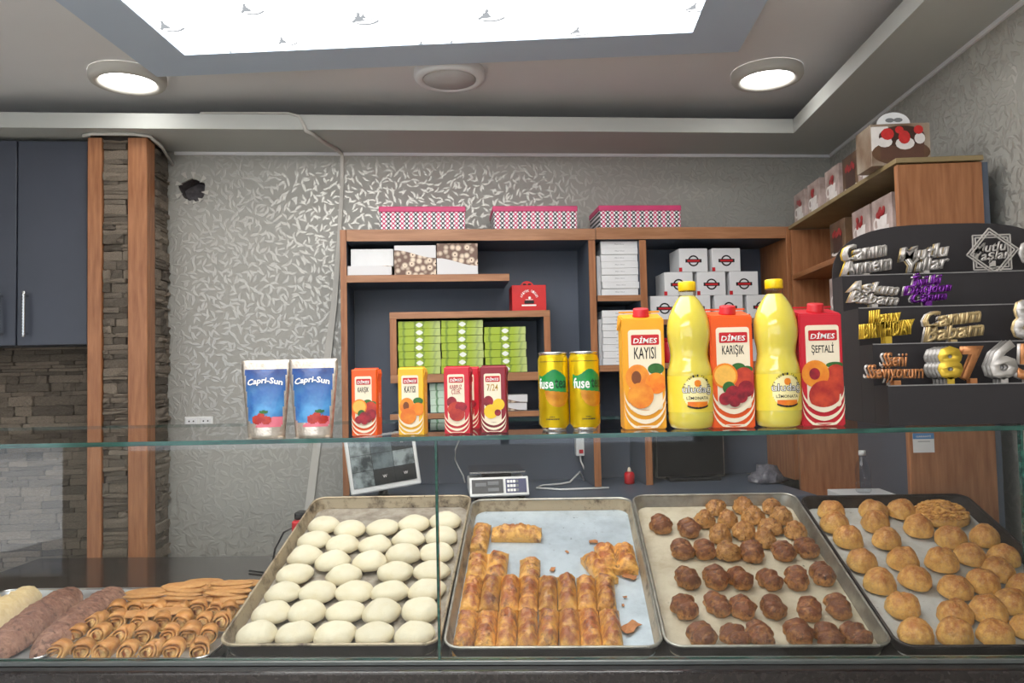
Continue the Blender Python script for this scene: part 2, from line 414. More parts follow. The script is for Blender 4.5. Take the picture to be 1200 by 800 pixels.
lamp_on = emit('lit_downlight_diffuser', (1, .985, .95), LAMP_EMIT)
lamp_off = pm('unlit_downlight_diffuser', srgb(205, 203, 202), .5, var=.03)
for px, py, on, lab in ((150, 99, 1, 'round surface downlight switched on, above the stone pillar'), (899, 95, 1, 'round surface downlight switched on, near the right soffit'),
                        (527, 95, 0, 'unlit round ceiling downlight midway between the two lit ones')):
    p = onZ(px, py, 1.0136-.033)
    t = thing('ceiling_downlight', lab, 'downlight', (p.x, p.y, ZC), group='round ceiling downlights')
    obj('housing_ring', lathe([(.084, -.012), (.088, -.03), (.098, -.034), (.112, -.031), (.118, -.02), (.118, -.0005)], 36, cap=False), M['ceil'] if not on else M['plain'], t, True)
    obj('diffuser', lathe([(.02, -.0145), (.086, -.0145), (.086, -.0105)], 32), lamp_on if on else lamp_off, t).location = (0, 0, 0 if on else -.0165)
# unseen panel added behind the viewer as fill light for the room
t = thing('light_panel', 'added unseen fill light panel over the customer side of the shop', 'ceiling light', (-1.2, -1.2, ZC-.02))
obj('diffuser_film', box(-1.3, 1.3, -.6, .6, 0, .0195), emit('fill_panel_film', (1, .98, .95), 6.0), t)

# ------------------------------------------------------------------ stones
def stone_mesh(seed):
    rnd = random.Random(seed); bm = BM(); nx, nz = 4, 3
    g = [[bm.verts.new(((i/(nx-1)-.5)*(1 if 0 < k < nz-1 else .96), -(.5 if 0 < i < nx-1 and 0 < k < nz-1 else .3)-rnd.uniform(0, .5), k/(nz-1)-.5+rnd.uniform(-.06, .06))) for k in range(nz)] for i in range(nx)]
    bk = [bm.verts.new((x, .5, z)) for x, z in ((-.5, -.5), (.5, -.5), (.5, .5), (-.5, .5))]
    for i in range(nx-1):
        for k in range(nz-1): bm.faces.new((g[i][k], g[i+1][k], g[i+1][k+1], g[i][k+1]))
    bm.faces.new([g[i][0] for i in range(nx-1, -1, -1)]+[bk[0], bk[1]])
    bm.faces.new([g[i][-1] for i in range(nx)]+[bk[2], bk[3]])
    bm.faces.new([g[0][k] for k in range(nz)]+[bk[3], bk[0]])
    bm.faces.new([g[-1][k] for k in range(nz-1, -1, -1)]+[bk[1], bk[2]])
    bmesh.ops.recalc_face_normals(bm, faces=bm.faces)
    me = bpy.data.meshes.new('stone'); bm.to_mesh(me); bm.free(); me.materials.append(M['stone']); return me
SM = [stone_mesh(i) for i in range(8)]
def stones(parent, x0, x1, z0, z1, avg, y=0, rotz=0, base=(0, 0)):
    z = z0
    while z < z1-.008:
        h = min(random.choice((random.uniform(.010, .018), random.uniform(.018, .036))), z1-z); x = x0-random.uniform(0, avg*.5)
        while x < x1-.004:
            L = random.uniform(avg*.45, avg*2.0); a, b = max(x, x0), min(x+L, x1)
            if b-a > .012:
                d = random.uniform(.005, .022)
                s = bpy.data.objects.new('stone', random.choice(SM)); C.objects.link(s); s.parent = parent
                m_ = (a+b)/2
                s.location = (base[0]+m_*math.cos(rotz)+y*math.sin(rotz), base[1]+m_*math.sin(rotz)-y*math.cos(rotz), z+h/2)
                s.rotation_euler = (0, 0, rotz); s.scale = (b-a-.002, d, h-.0015)
            x += L
        z += h
# --- pillar (frame of the back wall; front .20 out)
PO = .20
sA = wall(105.5, 300, PO)[0]; sB = wall(122, 300, PO)[0]; sC = wall(152.5, 300, PO)[0]; sD = wall(171, 300, PO)[0]
t = thing('stone_pillar', 'stone-clad pillar with two vertical oak strips beside the grey wallpaper', 'pillar', WT(sD, 0, 0), PHI)
x0 = sA-sD; zt = ZS-.001
obj('core', box(x0, 0, -PO, -.001, 0, zt), M['grout'], t)
obj('wood_strip', box(x0, sB-sD, -PO-.022, -PO, 0, zt-.012, .002), M['wood'], t)
obj('wood_strip', box(sC-sD, .012, -PO-.022, -PO, 0, zt-.012, .002), M['wood'], t)
obj('corner_strip', box(.0, .012, -PO, -PO+.055, 0, zt-.012, .002), M['wood'], t)
stones(t, sB-sD+.001, sC-sD-.001, E-.72, zt-.02, .075, PO+.004)
stones(t, .058, PO-.004, E-.72, zt-.02, .09, .006, PI/2, (0, -PO))
pts = [(x0-.012, -PO-.03, zt-.010), (x0+.02, -PO-.036, zt-.004), (-.03, -PO-.036, zt-.004), (.02, -PO-.02, zt-.006), (.034, -PO+.06, zt-.02), (.03, -.01, zt-.05)]
obj('silicone_bead', tube(pts, .006, 6), M['plain'], t, True)
# --- upper cabinet
CO = .185
s0, s1, z0, z1 = wr(-120, 164.5, 104.5, 405.5, CO); sm = wall(20, 300, CO)[0]
t = thing('wall_cabinet', 'dark blue grey wall cabinet with two doors left of the pillar', 'cabinet', WT(s1, 0, z0), PHI)
H = z1-z0; W0 = s0-s1; WM = sm-s1
obj('body', box(W0, -.004, -CO+.02, -.012, 0, H), M['navy'], t)
for a, b, hx, yo in ((W0, WM-.0015, wall(3, 370, CO)[0]-s1, -.004), (WM+.0015, -.006, wall(32, 370, CO)[0]-s1, 0)):
    d = obj('door', box(a, b, -CO+yo, -CO+.0185, .001, H-.001, .0015), M['navy'], t)
    zc = wall(32, 369, CO)[1]-z0
    prof = [(.004, -.078), (.0065, -.076)]
    for k in range(15): prof += [(.0048, -.072+k*.0103), (.0078, -.067+k*.0103)]
    prof += [(.0048, .078), (.0065, .08), (.004, .082)]
    h = lathe(prof, 8); join(h, box(-.004, .004, 0, .024, -.07, -.062)); join(h, box(-.004, .004, 0, .024, .062, .07))
    ho = obj('handle', h, M['silver'], d); ho.location = (hx, -CO+yo-.024, zc)
# --- stone backsplash under the cabinet
s0, s1, z0, z1 = wr(-70, 406, 104, 700, .03)
t = thing('stone_backsplash', 'dark split-stone cladding on the wall under the blue grey cabinet', 'wall cladding', WT(s1, 0, z0), PHI)
obj('mortar_bed', box(s0-s1, 0, -.018, -.002, 0, z1-z0), M['grout'], t)
stones(t, s0-s1, 0, 0, z1-z0, .085, .02)
# --- socket, trunking
s0, s1, z0, z1 = wr(216, 488, 249.5, 498.5, .01)
t = thing('wall_socket', 'white double wall socket on grey wallpaper beside the pillar', 'socket', WT((s0+s1)/2, 0, (z0+z1)/2), PHI)
W2, H2 = (s1-s0)/2, (z1-z0)/2
obj('plate', box(-W2, W2, -.010, -.0005, -H2, H2, .002), M['whitep'], t)
for k in (-1, 1):
    obj('outlet', box(k*W2/2-.02, k*W2/2+.02, -.0125, -.0101, -.011, .011, .001), M['white'], t)
    obj('pin_hole', flat(circ(k*W2/2-.008, 0, .003, 8), -.0126, flat(circ(k*W2/2+.008, 0, .003, 8), -.0126)), M['ink'], t)
def strip_wall(pix, wid, dep):
    bm = None; P = [wall(x, y, .004) for x, y in pix]
    bm = BM(); prev = None
    for i, (s, z) in enumerate(P):
        w_ = wid[i]/2
        r = [bm.verts.new((s-w_, 0-.0005, z)), bm.verts.new((s-w_, -dep, z)), bm.verts.new((s+w_, -dep, z)), bm.verts.new((s+w_, -.0005, z))]
        if prev:
            for k in range(4): bm.faces.new((prev[k], prev[(k+1) % 4], r[(k+1) % 4], r[k]))
        else: bm.faces.new(r)
        prev = r
    bm.faces.new(prev); bmesh.ops.recalc_face_normals(bm, faces=bm.faces)
    return bm
t = thing('cable_trunking', 'grey plastic cable trunking running crookedly down the wallpapered wall', 'cable trunking', WT(0, 0, 0), PHI)
obj('channel', strip_wall([(401, 181), (401, 215), (397.5, 285), (392, 355), (384, 420), (372, 520), (363, 590), (357, 640)], [.012, .013, .016, .022, .028, .028, .03, .03], .014), M['plain'], t)
p0 = WT(*[wall(401, 182, .005)[0], .006, ZS-.012]); q = WT(wall(372, 137, 0)[0]-.0, .288, ZS+.02)
inv = t.matrix_basis
loc = lambda P: Vector(((P-WT(0, 0, 0)).dot(WA), -(P-WT(0, 0, 0)).dot(WN), P.z))
a, b = loc(p0), loc(q)
sx, lx = a.x, b.x
obj('loose_wire', tube([(sx, -.008, ZS-.02), (sx, -.012, ZS-.008), (sx-.012, -.06, ZS-.0062), (sx-.05, -.16, ZS-.0062), (lx+.02, -.25, ZS-.0062), (lx, -.288, ZS-.004), (lx-.004, -.292, ZS+.012), (lx-.02, -.292, ZS+.045), (lx-.06, -.285, ZS+.0585), (lx-.16, -.282, ZS+.0585), (lx-.36, -.278, ZS+.0585)], [.006, .006, .008, .008, .008, .0075, .006, .0045, .004, .0035, .0035], 8), M['plain'], t, True)

# ================================================================== DISPLAY CASE
DZ = E-.5043; DK = E-.528; GZ = E-.103; CX0, CX1 = -1.6, 1.12
GB = 1.965
t = thing('display_case', 'long glass-topped bakery display case with dark granite base', 'display case', (0, 1.4, 0))
def gl(x0, x1, y0, y1, z0, z1, edge):
    bm = box(x0, x1, y0, y1, z0, z1)
    for f in bm.faces:
        if abs(f.normal[edge]) < .5: f.material_index = 1
    bm.normal_update()
    for f in bm.faces: f.material_index = (0 if f.normal[edge]*(1 if edge == 2 else -1) > .5 else 2) if abs(f.normal[edge]) > .5 else 1
    return bm
def glass(name, *a):
    o = obj(name, gl(*a), M['glass'], t); o.data.materials.append(M['glass_edge']); o.data.materials.append(M['glass_in']); return o
obj('base', box(CX0, .86, -.02, .86, 0, DK-.033, .004, 1, box(.8601, CX1, -.02, .6, 0, DK-.033, .004)), M['granite'], t)
obj('deck', prism([(CX0, -.03), (CX1, -.03), (CX1, .625), (.872, .625), (.872, .97), (CX0, .97)], 0, 1), M['granite'], t)
for v in t.children[-1].data.vertices: v.co = (v.co.x, v.co.z, DK-.032 if v.co.y < .5 else DK)
obj('front_rail', box(CX0, CX1, -.036, .0175, DK+.0003, DZ, .004, 2), M['granite'], t)
obj('base_strip', box(CX0, CX1, -.034, -.0205, DK-.052, DK-.033), M['alu_rim'], t)
obj('glass_channel', box(CX0, CX1, -.006, .016, DZ+.0003, DZ+.008, .001), pm('grey_channel', srgb(120, 124, 122), .3, metal=.5), t)
for a, b in ((CX0, -.2165), (-.2115, .797), (.802, CX1)):
    glass('front_pane', a, b, 0, .008, DZ+.0085, GZ-.0085, 1)
for a in (-.214, .7995): obj('glass_joint', box(a-.0022, a+.0022, -.001, .009, DZ+.0085, GZ-.0085), M['glass_edge'], t)
glass('top_pane', CX0, CX1, -.006, GB-1.4, GZ-.008, GZ, 2)
for a in (CX0+.004, CX1-.012): glass('end_pane', a, a+.008, .0185, GB-1.41, DK+.0005, GZ-.0085, 0)

# ================================================================== BACK SHELVING (frame of the back wall)
UO = .25
def wbm(x0, y0, x1, y1, off, y_front=None, y_back=-.002, bev=.001):      # a board whose front face covers the given span
    s0, s1, z0, z1 = wr(x0, y0, x1, y1, off)
    return box(s0, s1, -off, y_back, z0, z1, bev)
DESK = E-.405
t = thing('shelving_unit', 'oak shelving unit with dark blue back panels against the back wall', 'shelf', WT(0, 0, 0), PHI)
def vboard(xa, ya, yb, wid_px, off=UO, zlo=None, zhi=None, name='upright'):
    s = wall(xa, ya, off)[0]; s2 = wall(xa+wid_px, ya, off)[0]
    z1 = zhi if zhi else wall(xa, ya, off)[1]; z0 = zlo if zlo is not None else wall(xa, yb, off)[1]
    b = obj(name, box(s+.0004, s2-.0004, -off+.004, -.013, z0, z1-.0004), M['navyd'], t)
    obj('wood_edging', box(s, s2, -off, -off+.0038, z0, z1, .0008), M['wood'], b); return b
def hboard(name, s0, s1, off, yb, z0, z1):
    b = obj(name, box(s0, s1, -off+.004, yb, z0+.0004, z1-.0001), M['navyd'], t)
    obj('wood_edging', box(s0, s1, -off, -off+.0038, z0, z1-.00005, .0008), M['woodh'], b); return b
zt1 = wall(550, 268.5, UO)[1]; zt0 = wall(550, 282, UO)[1]
vboard(398.5, 300, 590, 7.5, zlo=DESK, zhi=zt1)
vboard(692.5, 400, 590, 8, zlo=DESK, zhi=zt0-.0005)
vboard(752.5, 400, 590, 8, UO, zlo=DESK, zhi=zt0-.0005)
sL = wall(406, 275, UO)[0]; sM = wall(698, 275, UO)[0]; sR = .853
hboard('top_rail', sL+.0005, sM-.001, UO+.002, -.002, zt0, zt1)
hboard('top_rail', sM+.001, sR, UO+.002, -.002, zt0+.002, zt1+.004)
obj('back_panel', box(sL, sR, -.012, -.001, DESK, zt0-.0005), M['navyd'], t)
# blue facing boards that fill the spaces between the oak boxes
s0, s1, z0, z1 = wr(406, 321.5, 597, 330, UO)
hboard('shelf', s0+.0005, s1, UO, -.0125, z0, z1); SH_A = z1
# hanging oak box frame
f0, f1, fz0, fz1 = wr(457, 364.5, 645.5, 447, UO-.02); FT = .024; FO = UO-.02
hboard('box_frame_top', f0, f1, FO, -.0125, fz1-FT, fz1)
hboard('box_frame_bottom', f0, f1, FO, -.0125, fz0, fz0+FT+.006); SH_B = fz0+FT+.006
sb = obj('box_frame_side', box(f0, f0+FT, -FO+.004, -.0125, fz0+FT+.0065, fz1-FT-.0005), M['navyd'], t); obj('wood_edging', box(f0, f0+FT, -FO, -FO+.0038, fz0+FT+.0062, fz1-FT-.0003, .0008), M['wood'], sb)
sb = obj('box_frame_side', box(f1-FT, f1, -FO+.004, -.0125, fz0+FT+.0065, fz1-FT-.0005), M['navyd'], t); obj('wood_edging', box(f1-FT, f1, -FO, -FO+.0038, fz0+FT+.0062, fz1-FT-.0003, .0008), M['wood'], sb)
g0, g1, gz0, gz1 = wr(457, 483, 645.5, 489.5, FO)
hboard('shelf', g0, g1, FO, -.0125, gz0, gz1); SH_C = gz1
for a in (f0, f1-FT): obj('box_frame_side', box(a, a+FT, -FO, -.0125, gz1+.0005, fz0-.0005, .001), M['wood'], t) if a == f1-FT else None
# narrow column shelves
n0 = wall(700.5, 350, UO)[0]; n1 = wall(752.5, 350, UO)[0]
NS = []
for ya, yb in ((345.5, 352.5), (427.5, 435)):
    z1 = wall(726, ya, UO)[1]; z0 = wall(726, yb, UO)[1]; NS.append(z1)
    hboard('shelf', n0+.0005, n1-.0005, UO-.004, -.0125, z0, z1)
r0 = wall(760.5, 350, UO)[0]
z1 = wall(830, 373, UO)[1]; SH_L = z1
hboard('shelf', r0+.0005, sR, UO-.01, -.0125, z1-.02, z1)
z1 = wall(830, 424, UO)[1]; SH_K = z1
hboard('shelf', r0+.0005, sR, UO-.01, -.0125, z1-.02, z1)
obj('end_panel', box(sR+.0005, sR+.03, -UO-.002, -.002, DESK, zt1+.004, .001), M['wood'], t)
# desk
t = thing('back_desk', 'dark blue desk worktop along the back wall under the shelving', 'desk', WT(0, 0, 0), PHI)
obj('worktop', box(-.79, .765, -.60, -.002, DESK-.03, DESK-.0005, .002), M['navyd'], t)
obj('front_panel', box(-.785, .76, -.58, -.56, .0, DESK-.0305), M['navyd'], t)
for a in (-.785, .74): obj('side_panel', box(a, a+.02, -.5595, -.002, 0, DESK-.0305), M['navyd'], t)

# ------------------------------------------------------------------ boxes on the shelving
def dots_mat():
    m = NT('polka_dot_card'); v = m.coord((1, 1, 1)); s = m.sep(v); p = .0115
    u = m.math('DIVIDE', s[0], p); z = m.math('DIVIDE', s[2], p)
    a = m.math('ADD', u, z); b = m.math('SUBTRACT', u, z)
    fa = m.math('SUBTRACT', m.math('FRACT', m.math('MULTIPLY', a, .707)), .5); fb = m.math('SUBTRACT', m.math('FRACT', m.math('MULTIPLY', b, .707)), .5)
    d = m.math('SQRT', m.math('ADD', m.math('MULTIPLY', fa, fa), m.math('MULTIPLY', fb, fb)))
    dot = m.ramp(d, .40, .34)
    bg = m.mix(m.math('GREATER_THAN', m.math('FRACT', m.math('MULTIPLY', u, .3535)), .5), srgb(30, 26, 34), srgb(196, 52, 104))
    m.ln(m.mix(dot, bg, srgb(238, 234, 236)), m.p.inputs['Base Color']); m.p.inputs['Roughness'].default_value = .5; return m.m
M['dots'] = dots_mat(); M['pinklid'] = pm('pink_card', srgb(206, 62, 112), .5, var=.06)
for (x0, y0, x1, y1), lab in (((445, 247, 545, 268.5), 'polka-dot gift box with pink lid above the round-cookie boxes'), ((578.5, 246, 676, 267.5), 'polka-dot gift box with pink lid, between two like it on the shelving top'),
                              ((702.5, 244, 797.5, 264.5), 'polka-dot gift box with pink lid above the stacked white cartons')):
    off = UO-.015; s0, s1, z0, z1 = wr(x0, y0, x1, y1, off); zb = (zt1 if x0 < 700 else zt1+.004)+.0005
    t = thing('gift_box', lab, 'box', WT((s0+s1)/2, off-.09, zb), PHI, 'polka-dot gift boxes'); w2 = (s1-s0)/2; h = z1-z0
    obj('body', box(-w2, w2, -.09, .09, 0, h, .001), M['dots'], t)
    obj('lid', box(-w2-.003, w2+.003, -.093, .093, h-.001, h+.019, .002), M['pinklid'], t)
def cookie_print(name, lo, hi):
    m = NT(name); v = m.coord(); z = m.sep(v)[2]; vo = m.n.new('ShaderNodeTexVoronoi'); vo.inputs['Scale'].default_value = 46; m.ln(v, vo.inputs['Vector'])
    c = m.mix(m.ramp(vo.outputs['Distance'], .3, .6), srgb(226, 206, 182), srgb(112, 84, 70)); c = m.mix(m.math('LESS_THAN', vo.outputs['Distance'], .13), c, srgb(90, 60, 50))
    x = m.sep(v)[0]; wv = m.math('MULTIPLY', m.math('SINE', m.math('MULTIPLY', x, 22)), .014)
    f = m.math('GREATER_THAN', m.math('ADD', z, wv), lo) if hi is None else m.math('LESS_THAN', m.math('ADD', z, wv), hi)
    m.ln(m.mix(f, srgb(214, 212, 212), c), m.p.inputs['Base Color']); m.p.inputs['Roughness'].default_value = .45; return m.m
cpA = cookie_print('cookies_low_print', None, .075); cpB = cookie_print('cookies_high_print', .045, None)
def wbox(name, px, off, dep, mat, label, cat, group=None, zb=None, extra=None, bev=.0012, yaw=0):
    s0, s1, z0, z1 = wr(*px, off)
    if zb is not None: z1 += zb-z0; z0 = zb
    t = thing(name, label, cat, WT((s0+s1)/2, off-dep/2, z0), PHI+yaw, group)
    w2, h = (s1-s0)/2, z1-z0
    obj('carton', box(-w2, w2, -dep/2, dep/2, 0, h, bev), mat, t)
    if extra: extra(t, w2, h, -dep/2)
    return t
za = SH_A+.0005
wbox('pastry_box', (407, 310.5, 459, 321.5), UO-.01, .2, cpB, 'low white pastry box with a cookie photo, in front of a plain one', 'box', 'cookie-print pastry boxes', za)
s0, s1, z0, z1 = wr(411, 289.5, 461, 310, UO-.03)
t = thing('pastry_box', 'plain white lidded pastry box lying on the low cookie-print box', 'box', WT((s0+s1)/2, UO-.12, za+wr(407, 310.5, 459, 321.5, UO-.01)[3]-wr(407, 310.5, 459, 321.5, UO-.01)[2]+.0005), PHI)
obj('carton', box((s0-s1)/2, (s1-s0)/2, -.09, .09, 0, z1-z0, .001), M['white'], t)
wbox('pastry_box', (462, 287, 511, 321.5), UO-.01, .2, cpA, 'pastry box with round cookies printed along its lower half', 'box', 'cookie-print pastry boxes', za)
wbox('pastry_box', (511.8, 285, 560, 321.5), UO-.01, .2, cpB, 'pastry box with round cookies printed along its upper half', 'box', 'cookie-print pastry boxes', za)
# red carry box
redm = pm('red_card', srgb(206, 34, 34), .45, var=.06)
def red_print(t, w, h, y):
    bm = None
    for i, ch in enumerate('Afiyet Olsun'):
        if ch == ' ': continue
        a = PI*(.88-.76*i/11); bm = text(ch, .006, .009, M=TR(.031*math.cos(a), y-.0003, h*.42+.034*math.sin(a)) @ Matrix.Rotation(PI/2-a, 4, 'Y'), bm=bm)
    bm = flat(rrect(-.028, .026, h*.18, h*.24, .002), y-.0003, bm)
    bm = flat(rrect(-.014, .014, h*.42, h*.44, .001), y-.0003, bm); bm = flat(circ(.002, h*.5, .005, 10), y-.0003, bm)
    obj('cake_print', bm, M['whiteink'], t)
    obj('cake_drawing', flat(rrect(-.018, .018, h*.27, h*.4, .003), y-.0003), M['ink'], t)
    hb = None; pts = [(.026*math.cos(a), h+.024*math.sin(a)) for a in [PI*i/10 for i in range(11)]]
    hb = prism([(x, z-.002) for x, z in pts], -.001, .001); o = obj('handle', hb, redm, t)
    obj('finger_hole', flat(circ(-.009, h+.009, .007, 12, .004), -.0012, flat(circ(.009, h+.009, .007, 12, .004), -.0012)), M['ink'], t)
wbox('cake_box', (600, 333, 640, 363), FO-.02, .12, redm, 'small red carry box with white lettering standing on the oak box frame', 'box', None, fz1+.0005, red_print)
# green boxes
def green_mat(name, base, pale):
    m = NT(name); v = m.coord(); s = m.sep(v)
    e = m.math('ADD', m.math('POWER', m.math('DIVIDE', m.math('ABSOLUTE', s[0]), .013), 1.4), m.math('POWER', m.math('DIVIDE', m.math('ABSOLUTE', m.math('SUBTRACT', s[2], .013)), .009), 1.4))
    w_ = m.add('ShaderNodeTexWave', iScale=9.0, iDistortion=5.0, iDetail=1.0); m.ln(m.coord((1, 1, -1.2)), w_.inputs['Vector'])
    c = m.mix(m.ramp(w_.outputs[0], .8, .95), base, pale)
    c = m.mix(m.math('MULTIPLY', m.ramp(s[0], .03, .07), .6), c, srgb(196, 206, 150))
    c = m.mix(m.math('LESS_THAN', e, 1), c, srgb(232, 236, 226))
    m.ln(c, m.p.inputs['Base Color']); m.p.inputs['Roughness'].default_value = .4; return m.m
M['green'] = green_mat('lime_leaf_card', srgb(162, 184, 52), srgb(120, 146, 44)); M['mint'] = green_mat('mint_card', srgb(196, 216, 196), srgb(110, 150, 110))
hb = None
def stack(x0, x1, y_top, n, hpx, off, mat, name, label, group, zb, dep, extra=None, jit=.002):
    s0, s1, za_, zb_ = wr(x0, y_top, x1, y_top+hpx, off); h = zb_-za_; w2 = (s1-s0)/2
    me = None; proto = None
    for k in range(n):
        loc = WT((s0+s1)/2+random.uniform(-jit, jit), off-dep/2+random.uniform(-jit, jit), zb+k*h)
        if proto is None:
            proto = thing(name, label, 'box', loc, PHI, group)
            obj('carton', box(-w2, w2, -dep/2, dep/2, .0003, h-.0006, .0008), mat, proto)
            if extra: extra(proto, w2, h, -dep/2)
            proto['label'] = label % ORD[0]
        else: dup(proto, loc, (0, 0, PHI+random.uniform(-.008, .008)), label % (ORD[k] if k < n-1 else 'topmost'))
ORD = ['lowest', 'second lowest', 'third lowest', 'fourth lowest', 'fifth lowest', 'sixth lowest', 'seventh lowest', 'topmost']
gg = 'stacked lime green boxes'
gl_ = 'lime green box, %s of the stack '

zz = SH_B+.0005
stack(467, 516.6, 430.6, 7, 8.95, FO-.015, M['green'], 'sweets_box', gl_.replace('stack ', 'stack ')+'farthest from the yellow cans', gg, zz, .17)
stack(517.8, 566.8, 430.6, 7, 8.95, FO-.015, M['green'], 'sweets_box', gl_.replace('stack ', 'stack ')+'between two others', gg, zz, .17)
stack(568.7, 617.4, 430.6, 6, 8.95, FO-.015, M['green'], 'sweets_box', gl_.replace('stack ', 'stack ')+'that is one box shorter', gg, zz, .17)
stack(504, 556, 474, 4, 8.7, FO-.03, M['mint'], 'sweets_box', 'pale mint striped flat box on the low shelf, %s of its stack', 'mint boxes on the low shelf', SH_C+.0005, .15)
stack(566, 618, 474, 2, 9.5, FO-.03, cookie_print('mint_cookie_print', None, .016), 'sweets_box', 'pale flat box with brown cookie print beside the mint boxes, %s of two', 'brown-print boxes on the low shelf', SH_C+.0005, .15)
# white cartons
def afiyet(t, w, h, y): obj('lettering', text('Afiyet Olsun', .036, .005, M=TR(.0, y-.0002, h*.5)), M['greyink'], t)
wl = 'white lettered carton, %s of the stack on the '
stack(705.5, 748.6, 337, 8, 8, UO-.02, M['white'], 'white_carton', wl+'upper narrow shelf', 'white cartons, upper shelf', NS[0]+.0005, .15, afiyet)
stack(707, 749.5, 419, 8, 8.05, UO-.02, M['white'], 'white_carton', wl+'lower narrow shelf', 'white cartons, lower shelf', NS[1]+.0005, .15, afiyet)
for zb, lab, n in ((NS[0], 'tall white carton on end tucked behind the upper white carton stack', .15), (NS[1], 'tall white carton on end tucked behind the lower white carton stack', .17)):
    s = n0+.006
    t = thing('white_carton', lab, 'box', WT(s+.012, UO-.11, zb+.0005), PHI); obj('carton', box(-.011, .0035, -.07, .07, 0, n, .001), M['white'], t)
# emblem boxes
def emblem(t, w, h, y):
    obj('ring_print', ring(.0, h*.47, .0155, .021, y-.0002, 20), M['ink'], t)
    obj('bar_print', flat(rrect(-.031, .031, h*.47-.0065, h*.47+.0065, .001), y-.0006), M['ink'], t)
    obj('red_bar_print', flat(rrect(-.024, .024, h*.47-.0035, h*.47+.0035, .001), y-.0010), M['redink'], t)
    obj('red_tab', box(-w-.002, -w+.010, y-.0008, y-.0001, .001, .016), M['redink'], t)
el = 'white box with a black ring emblem stacked behind the lemonade bottles'; eg = 'white emblem boxes'
proto = None
h_ = .088
zb = SH_L+.0005
for rn, row in zip(('bottom', 'middle', 'top'), (((761, 795), (797.5, 833), (835, 871.5), (873.5, 909)), ((777, 813.8), (815.5, 852), (854, 890.5)), ((795, 831.5), (833.5, 870.5)))):
    for ci, (x0, x1) in enumerate(row):
        lab = 'white box with black ring emblem in the %s row, %s from the oak end panel' % (rn, ('first', 'second', 'third', 'fourth')[len(row)-1-ci])
        s0, s1, _, _ = wr(x0, 320, x1, 345, UO-.03)
        loc = WT((s0+s1)/2, UO-.09, zb)
        if proto is None:
            proto = thing('emblem_box', lab, 'box', loc, PHI, eg); w2 = .0545
            obj('carton', box(-w2, w2, -.06, .06, 0, h_, .0012), M['white'], proto); emblem(proto, w2, h_, -.06)
        else: dup(proto, loc, (0, 0, PHI+random.uniform(-.02, .02)), lab)
    zb += h_+.0006
t = thing('red_tin', 'round red tin under the emblem boxes', 'tin', WT(wall(786, 410, UO-.08)[0], UO-.08, SH_K+.0005), PHI)
obj('body', lathe([(.03, 0), (.032, .003), (.032, .075), (.03, .078)], 20), M['redink'], t); obj('lid', lathe([(.033, .0785), (.033, .092), (.031, .094)], 20), M['redink'], t)
wbox('white_carton', (872, 398, 896, 424), UO-.08, .1, M['white'], 'small plain white carton under the emblem boxes near the end panel', 'box', None, SH_K+.0005)

# ------------------------------------------------------------------ on the desk
# monitor showing camera pictures
MO = .34
t = thing('monitor', 'silver framed monitor showing a grid of security camera pictures', 'monitor', WT(wall(449, 560, MO)[0], MO, DESK), PHI)
st = obj('stand', lathe([(.07, 0), (.07, .006), (.02, .012), (.014, .03), (.014, .12)], 24), M['black'], t)
cs, cz = wall(448, 540, MO); cz -= DESK
hd = obj('housing', box(-.118, .118, -.02, .012, -.094, .094, .004), M['whitep'], t); hd.location = (0, -.02, cz); hd.rotation_euler = (-.06, -.12, .15)
sc = obj('screen', box(-.106, .106, -.0215, -.0201, -.074, .086), pm('screen_off_area', srgb(40, 44, 46), .25, var=.1), hd)
pic = [pm('camera_picture_%d' % i, c, .3, col2=d, scale=22, lo=.4, hi=.6) for i, (c, d) in enumerate(((srgb(150, 160, 160), srgb(48, 56, 58)), (srgb(110, 122, 124), srgb(70, 80, 84)), (srgb(38, 42, 44), srgb(30, 32, 34))))]
for i in range(3):
    for k in range(3):
        q = 0 if (i, k) in ((0, 0), (0, 1), (0, 2), (2, 1)) else (1 if (i, k) in ((1, 0), (1, 1)) else 2)
        obj('camera_picture', box(-.105+i*.0704, -.105+i*.0704+.0690, -.0224, -.0216, .086-(k+1)*.0533, .086-k*.0533-.0012), pic[q], sc)
        if q == 2: obj('recorder_mark', text('W', .014, .010, M=TR(-.105+i*.0704+.035, -.0226, .086-(k+.5)*.0533)), M['whiteink'], sc)
# scale
SO = .5
s0, s1, z0, z1 = wr(550.5, 567, 620.5, 585.5, SO)
t = thing('weighing_scale', 'electronic shop scale with keypad and steel pan on the desk', 'scale', WT((s0+s1)/2, SO-.12, DESK), PHI)
w2 = (s1-s0)/2
obj('body', box(-w2, w2, -.085, .12, .012, .06, .006, 2), M['whitep'], t)
pn = obj('control_panel', box(-w2, w2, -.004, .008, -.033, .033, .003, 2), M['whitep'], t); pn.location = (0, -.1, .046); pn.rotation_euler = (-.5, 0, 0)
obj('display_window', box(-w2*.92, w2*.14, -.0055, -.0041, -.024, .024, .0004), M['black'], pn)
for x, z in ((-.62, .006), (-.2, .010), (-.2, -.012)): obj('digit_window', box(w2*x-.018*1.0, w2*x+.018, -.0066, -.0056, z-.006, z+.006), M['greyink'], pn)
obj('keypad', box(w2*.22, w2*.92, -.0055, -.0041, -.024, .024, .0004), pm('keypad_blue', srgb(40, 44, 92), .4), pn)
for i in range(4):
    for k in range(3): obj('key', box(w2*(.27+.1*i), w2*(.27+.1*i)+.008, -.0066, -.0056, -.02+k*.015, -.011+k*.015), M['whiteink'] if i < 3 else M['greyink'], pn)
obj('pan', box(-w2*.98, w2*.96, -.06, .16, .085, .09, .002), M['silver'], t)
obj('pan_support', box(-.05, .05, 0, .09, .0605, .0845), M['black'], t)
